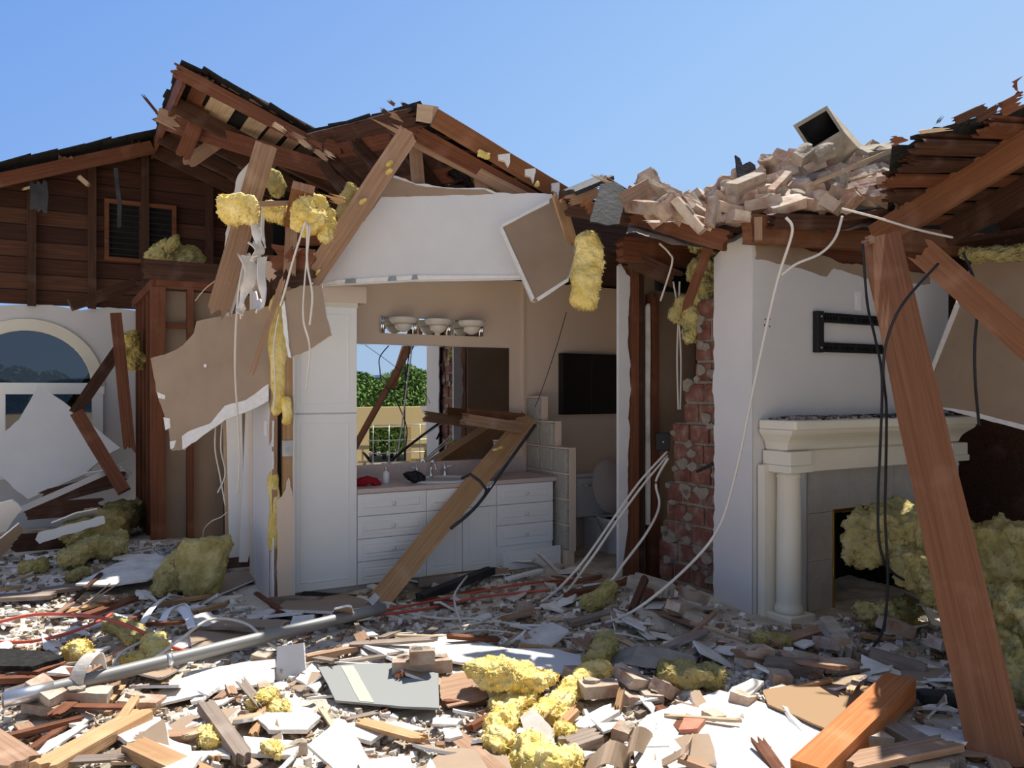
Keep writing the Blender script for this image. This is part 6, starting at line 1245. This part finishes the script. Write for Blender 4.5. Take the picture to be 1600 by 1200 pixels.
# ================================================================== scattered fragments (each its own object)
rnd = random.Random(99)
def allowed(x, y):
    u = CA*x+SA*y; v = -SA*x+CA*y
    if u > 7.05: return False
    if 1.3 < u < 1.75: return v < 5.9
    if u > 4.15: return v < 3.62
    if 4.0 < u <= 4.15: return v < 4.9
    if 1.4 < u <= 4.0: return v < 6.15
    if .8 < u <= 1.4: return v < 8.3
    return v < 10.3
def frag_mesh(kind, seed):
    r_ = random.Random(seed); n_ = r_.randint(4, 7)
    a = sorted(r_.uniform(0, 6.28) for _ in range(n_)); Rr = r_.uniform(.06, .20); el_ = r_.uniform(.4, 1)
    pts = [(Rr*math.cos(t_)*r_.uniform(.7, 1.2), Rr*el_*math.sin(t_)*r_.uniform(.7, 1.2)) for t_ in a]
    return MB().prism(outline(pts, .008, .02, seed), -.007, .007, 0, 1, 2)
FR = []
for k in range(14):
    o = frag_mesh('p', 300+k).build('plasterboard_fragment', [M['paper'], M['drywall_dusty'], M['gypsum']] if k < 7 else ([M['drywall'], M['paper'], M['gypsum']] if k < 12 else [M['gypsum']]*3)); FR.append([o, False])
SPL = []
for k in range(8):
    r_ = random.Random(500+k); L = r_.uniform(.2, .75)
    o = plank_mb(L, r_.uniform(.025, .09), r_.uniform(.01, .03), 500+k, (.05, .07), .006).build('wood_splinter', M[['wood_tan', 'wood_red', 'wood_pale', 'wood_grey', 'wood_orange', 'wood_tan', 'wood_grey', 'wood_red'][k]]); SPL.append([o, False])
def use(store, k, M4, label, cat, group):
    o, used = store[k]
    if used: o = o.copy(); COL.objects.link(o)
    store[k][1] = True; o.matrix_world = M4; return tag(o, label, cat, group)
def scatter(n_, store, label, cat, group, tilt=.22, lift=.02, smax=1.0, region=None):
    c = 0; tr = 0
    while c < n_ and tr < 20000:
        tr += 1; y = rnd.uniform(3.1, 7.2) if region is None else rnd.uniform(region[2], region[3]); x = rnd.uniform(-.72*y, .72*y) if region is None else rnd.uniform(region[0], region[1])
        if not allowed(x, y) or inside(x, y, True): continue
        if inside(x, y) and rnd.random() < .35: continue
        if rnd.random() > min(1, 4.2/y): continue
        z = hgt(x, y); s_ = rnd.uniform(.6, smax)
        m4 = Matrix.Translation((x, y, z+lift+rnd.uniform(0, .03))) @ Matrix.Rotation(rnd.uniform(0, 6.3), 4, 'Z') @ Matrix.Rotation(rnd.gauss(0, tilt), 4, 'X') @ Matrix.Rotation(rnd.gauss(0, tilt), 4, 'Y') @ Matrix.Scale(s_, 4)
        use(store, rnd.randrange(len(store)), m4, label, cat, group); c += 1
scatter(290, FR, 'small broken plasterboard fragment lying in the rubble on the ground', 'plasterboard', 'plasterboard fragments in the ground rubble', smax=1.25)
scatter(145, SPL, 'small wood splinter lying in the rubble on the ground', 'splinter', 'wood splinters in the ground rubble', .15, .03)
BRS = [[o, BRU[k]] for k, o in enumerate(BR)]
c = 0
while c < 26:
    y = rnd.uniform(3.2, 6.2); x = rnd.uniform(-.64*y, .64*y)
    if not allowed(x, y) or inside(x, y, True): continue
    brick(rnd.choice((4, 5, 7, 4, 7)), Matrix.Translation((x, y, hgt(x, y)+.025)) @ Matrix.Rotation(rnd.uniform(0, 6.3), 4, 'Z') @ Matrix.Rotation(rnd.gauss(0, .25), 4, 'X') @ Matrix.Scale(rnd.uniform(.6, .95), 4), 'broken brick bit lying loose in the ground rubble', 'brick bits in the ground rubble'); c += 1
# crumbs nobody could count
def crumbs(name, label, mats, n_, smin, smax, flat=.6, seed=1, dens=None):
    r_ = random.Random(seed); mb = MB(); c = 0; tr = 0
    while c < n_ and tr < n_*8:
        tr += 1; y = 3.0+4.6*(r_.random()**1.3); x = r_.uniform(-.8*y, .8*y)
        if not allowed(x, y) or inside(x, y, True): continue
        dn = noise.noise(Vector((x*1.3, y*1.3, seed)))+.5*noise.noise(Vector((x*4, y*4, seed)))
        if r_.random() > .55+dn*1.1: continue
        s_ = smin+(smax-smin)*r_.random()**3; a, b, d = s_*r_.uniform(.5, 1), s_*r_.uniform(.4, .9), s_*flat*r_.uniform(.3, 1)
        Rm = Matrix.Rotation(r_.uniform(0, 6.3), 3, 'Z') @ Matrix.Rotation(r_.gauss(0, .4), 3, 'X'); o_ = Vector((x, y, hgt(x, y)+d*.4+.004))
        q = [Vector((sx_*a*r_.uniform(.5, 1), sy_*b*r_.uniform(.5, 1), sz_*d)) for sz_ in (-1, 1) for sx_, sy_ in ((-1, -1), (1, -1), (1, 1), (-1, 1))]
        mb.add([o_+Rm @ p_ for p_ in q], [(0,3,2,1),(4,5,6,7),(0,1,5,4),(1,2,6,5),(2,3,7,6),(3,0,4,7)], r_.randrange(len(mats))); c += 1
    return tag(mb.build(name, mats), label, 'rubble', None, 'stuff')
crumbs('plaster_crumbs', 'white plaster crumbs strewn all over the ground', [M['drywall_dusty'], M['mortar'], M['gypsum']], 13000, .005, .04, .6, 1)
crumbs('mortar_crumbs', 'tan mortar and brick crumbs strewn all over the ground', [M['mortar'], M['brick'], M['wood_tan'], M['paper'], M['wood_grey']], 10500, .006, .045, .5, 2)
# crumbs on the mantel shelf
mb = MB(); r_ = random.Random(5)
for i in range(420):
    u = 5.37+r_.uniform(-1.0, 1.0); v = 3.97-abs(r_.gauss(0, .09)); s_ = r_.uniform(.005, .022)
    if v < 3.68: continue
    mb.box(-s_, -s_*.7, 0, s_, s_*.7, s_*1.1, r_.randrange(4), at(HM @ Matrix.Rotation(r_.uniform(0, 6), 4, 'Z'), UV(u, v, 1.475)))
tag(mb.build('mantel_crumbs', [M['brick'], M['felt'], M['mortar'], M['wood_grey']]), 'dirt and brick crumbs on the mantel shelf', 'rubble', None, 'stuff')
# wires tangled at left
tg = thing('wire_tangle', 'tangle of thin wires at the foot of the closet framing', 'wire', Matrix.Translation(G(275, 850)))
p0 = G(275, 850); mb = MB()
for i in range(7):
    mb.tube(spline([G(250+r_.uniform(-8, 60), 858+r_.uniform(-4, 8), .05+r_.uniform(0, .16))-p0 for _ in range(6)], 6), .005, 6)
mb.build('wire_loops', M['steel'], tg)
# ================================================================== surroundings behind the viewer and behind the house, seen in mirror and window
def leaf_cloud(name, centres, n_, label, cat, mat='leaf', seed=1, size=.07, trunk=None):
    r_ = random.Random(seed); c0 = Vector(centres[0][0]); c0 = Vector((c0.x, c0.y, 0)); vs = []; fs = []
    for (c, rad) in centres:
        for _ in range(n_):
            d = Vector((r_.gauss(0, 1), r_.gauss(0, 1), r_.gauss(0, 1))).normalized()*(r_.random()**.4); p = Vector(c)+Vector((d.x*rad[0], d.y*rad[1], d.z*rad[2]))-c0
            a = Vector((r_.uniform(-1, 1), r_.uniform(-1, 1), r_.uniform(-1, 1))).normalized()*size*r_.uniform(.6, 1.4); b = a.cross(Vector((r_.uniform(-1, 1), r_.uniform(-1, 1), r_.uniform(-.2, 1)))).normalized()*size*.45
            k = len(vs); vs += [p-a, p+b, p+a, p-b]; fs.append((k, k+1, k+2, k+3))
    t_ = thing(name, label, cat, Matrix.Translation(c0)); MB().add(vs, fs).build('foliage', M[mat], t_)
    q = MB()
    for (c, rad) in centres: q.tube([Vector((c[0], c[1], 0))-c0, Vector((c[0], c[1], c[2]))-c0], [.05, .02], 6)
    q.build('stem', M['twig'], t_); return t_
MC = Vector((0, 0, EYE)); MC = MC+VD*(2*(6.785))          # the eye as the mirror sees it
def mirp(px, py, D):                                      # a place seen in the mirror, at total depth D
    k = (px-800)/F; d = Vector((k, 1, -(py-610)/F)); d = d-VD*2*d.dot(VD); return MC+d*D
for i, (px, D, h_, w_) in enumerate(((548, 19, 2.25, 1.6), (585, 20.5, 2.0, 1.5), (600, 19.5, 2.15, 1.2), (622, 19, 2.45, 1.0), (642, 20, 2.35, 1.2), (665, 20, 2.2, 1.6), (700, 21, 2.3, 1.8))):
    c = mirp(px, 610, D); h_ *= .84; leaf_cloud('hedge_shrub', [((c.x, c.y, h_*.55), (w_, .9, h_*.5)), ((c.x+.3, c.y, h_*.85), (w_*.4, .5, h_*.28))], 5200, 'leafy green shrub in the garden, ' + ['leftmost seen in the mirror', 'second from left seen in the mirror', 'below the hills seen in the mirror', 'tall sprigs above it seen in the mirror', 'right one seen in the mirror', 'hidden by the wall edge in the mirror', 'furthest right in the garden'][i], 'shrub', seed=i+1, size=.05)
a, b = mirp(530, 650, 15.5), mirp(700, 650, 16.5); a.z = b.z = 0
xx = (b-a).normalized(); pw = thing('garden_parapet', 'yellow beige stucco parapet seen in the mirror', 'wall', at(frame(xx), a)); Lp = (b-a).length
for (x_0, z0_, x_1, z1_) in ((0, .95, Lp, 1.35), (0, 0, .55, .95), (Lp*.62, 0, Lp, .95)): lb('wall_block', pw, x_0, -.15, z0_, x_1, .15, z1_, 'beige_stucco')
rl = thing('terrace_railing', 'metal railing in front of the stucco parapet seen in the mirror', 'railing', at(frame(xx), a+Vector((0, 0, 0))))
for k in range(7):
    q = MB(); q.tube([(.6+k*.32, .25, 0), (.6+k*.32, .25, 1.0)], .009, 6); q.build('post', M['steel'], rl)
for z in (.45, .7, 1.0):
    q = MB(); q.tube([(.5, .25, z), (2.7, .25, z)], .009, 6); q.build('rail', M['steel'], rl)
hc = mirp(600, 590, 420); vs = []; fs = []; hx = Vector((-(hc-MC).y, (hc-MC).x, 0)).normalized()
for i in range(61):
    p = hc+hx*(i-30)*12; hgt_ = 8+2*math.sin(i*.7)+1*math.sin(i*1.9); 
    vs += [Vector((p.x, p.y, -20)), Vector((p.x, p.y, hgt_)), Vector((p.x, p.y, -20))+(hc-MC).normalized()*120]
for i in range(60): fs += [(3*i, 3*i+3, 3*i+4, 3*i+1), (3*i+1, 3*i+4, 3*i+5, 3*i+2)]
tag(MB().add(vs, fs).build('distant_hills', M['hill']), 'far blue hills on the skyline seen in the mirror', 'hills', None, 'structure')
for i, (u, h_) in enumerate(((-1.2, 1.15), (-.7, 1.05), (-.2, 1.0), (.3, .92), (.8, .85))):
    leaf_cloud('garden_tree', [(UV(u, 15.5+.4*(i % 2), .9), (.75, .7, .9)), (UV(u+.2, 15.6, 1.55*h_), (.4, .35, .45))], 2200, 'dark shrub outside behind the arched window, %s' % ['at the left picture edge', 'second from the left', 'at the middle of the pane', 'second from the right', 'furthest right'][i], 'shrub', seed=40+i, size=.07)
o = thing('junction_box', 'small black junction box in the gap left of the brick chimney', 'electrical box', Matrix.Translation(P(1036, 690, 6.42)))
lb('box', o, -.06, -.03, -.07, .05, .03, .07, 'black_metal', bev=.006); lb('cover_screw', o, -.01, -.036, -.005, .0, -.028, .005, 'steel')
wire('metal_rod', [P(1088, 737, 5.95), P(1120, 722, 5.9)], .012, 'black_metal', 'short black rod sticking out of the brick chimney', 'rod')
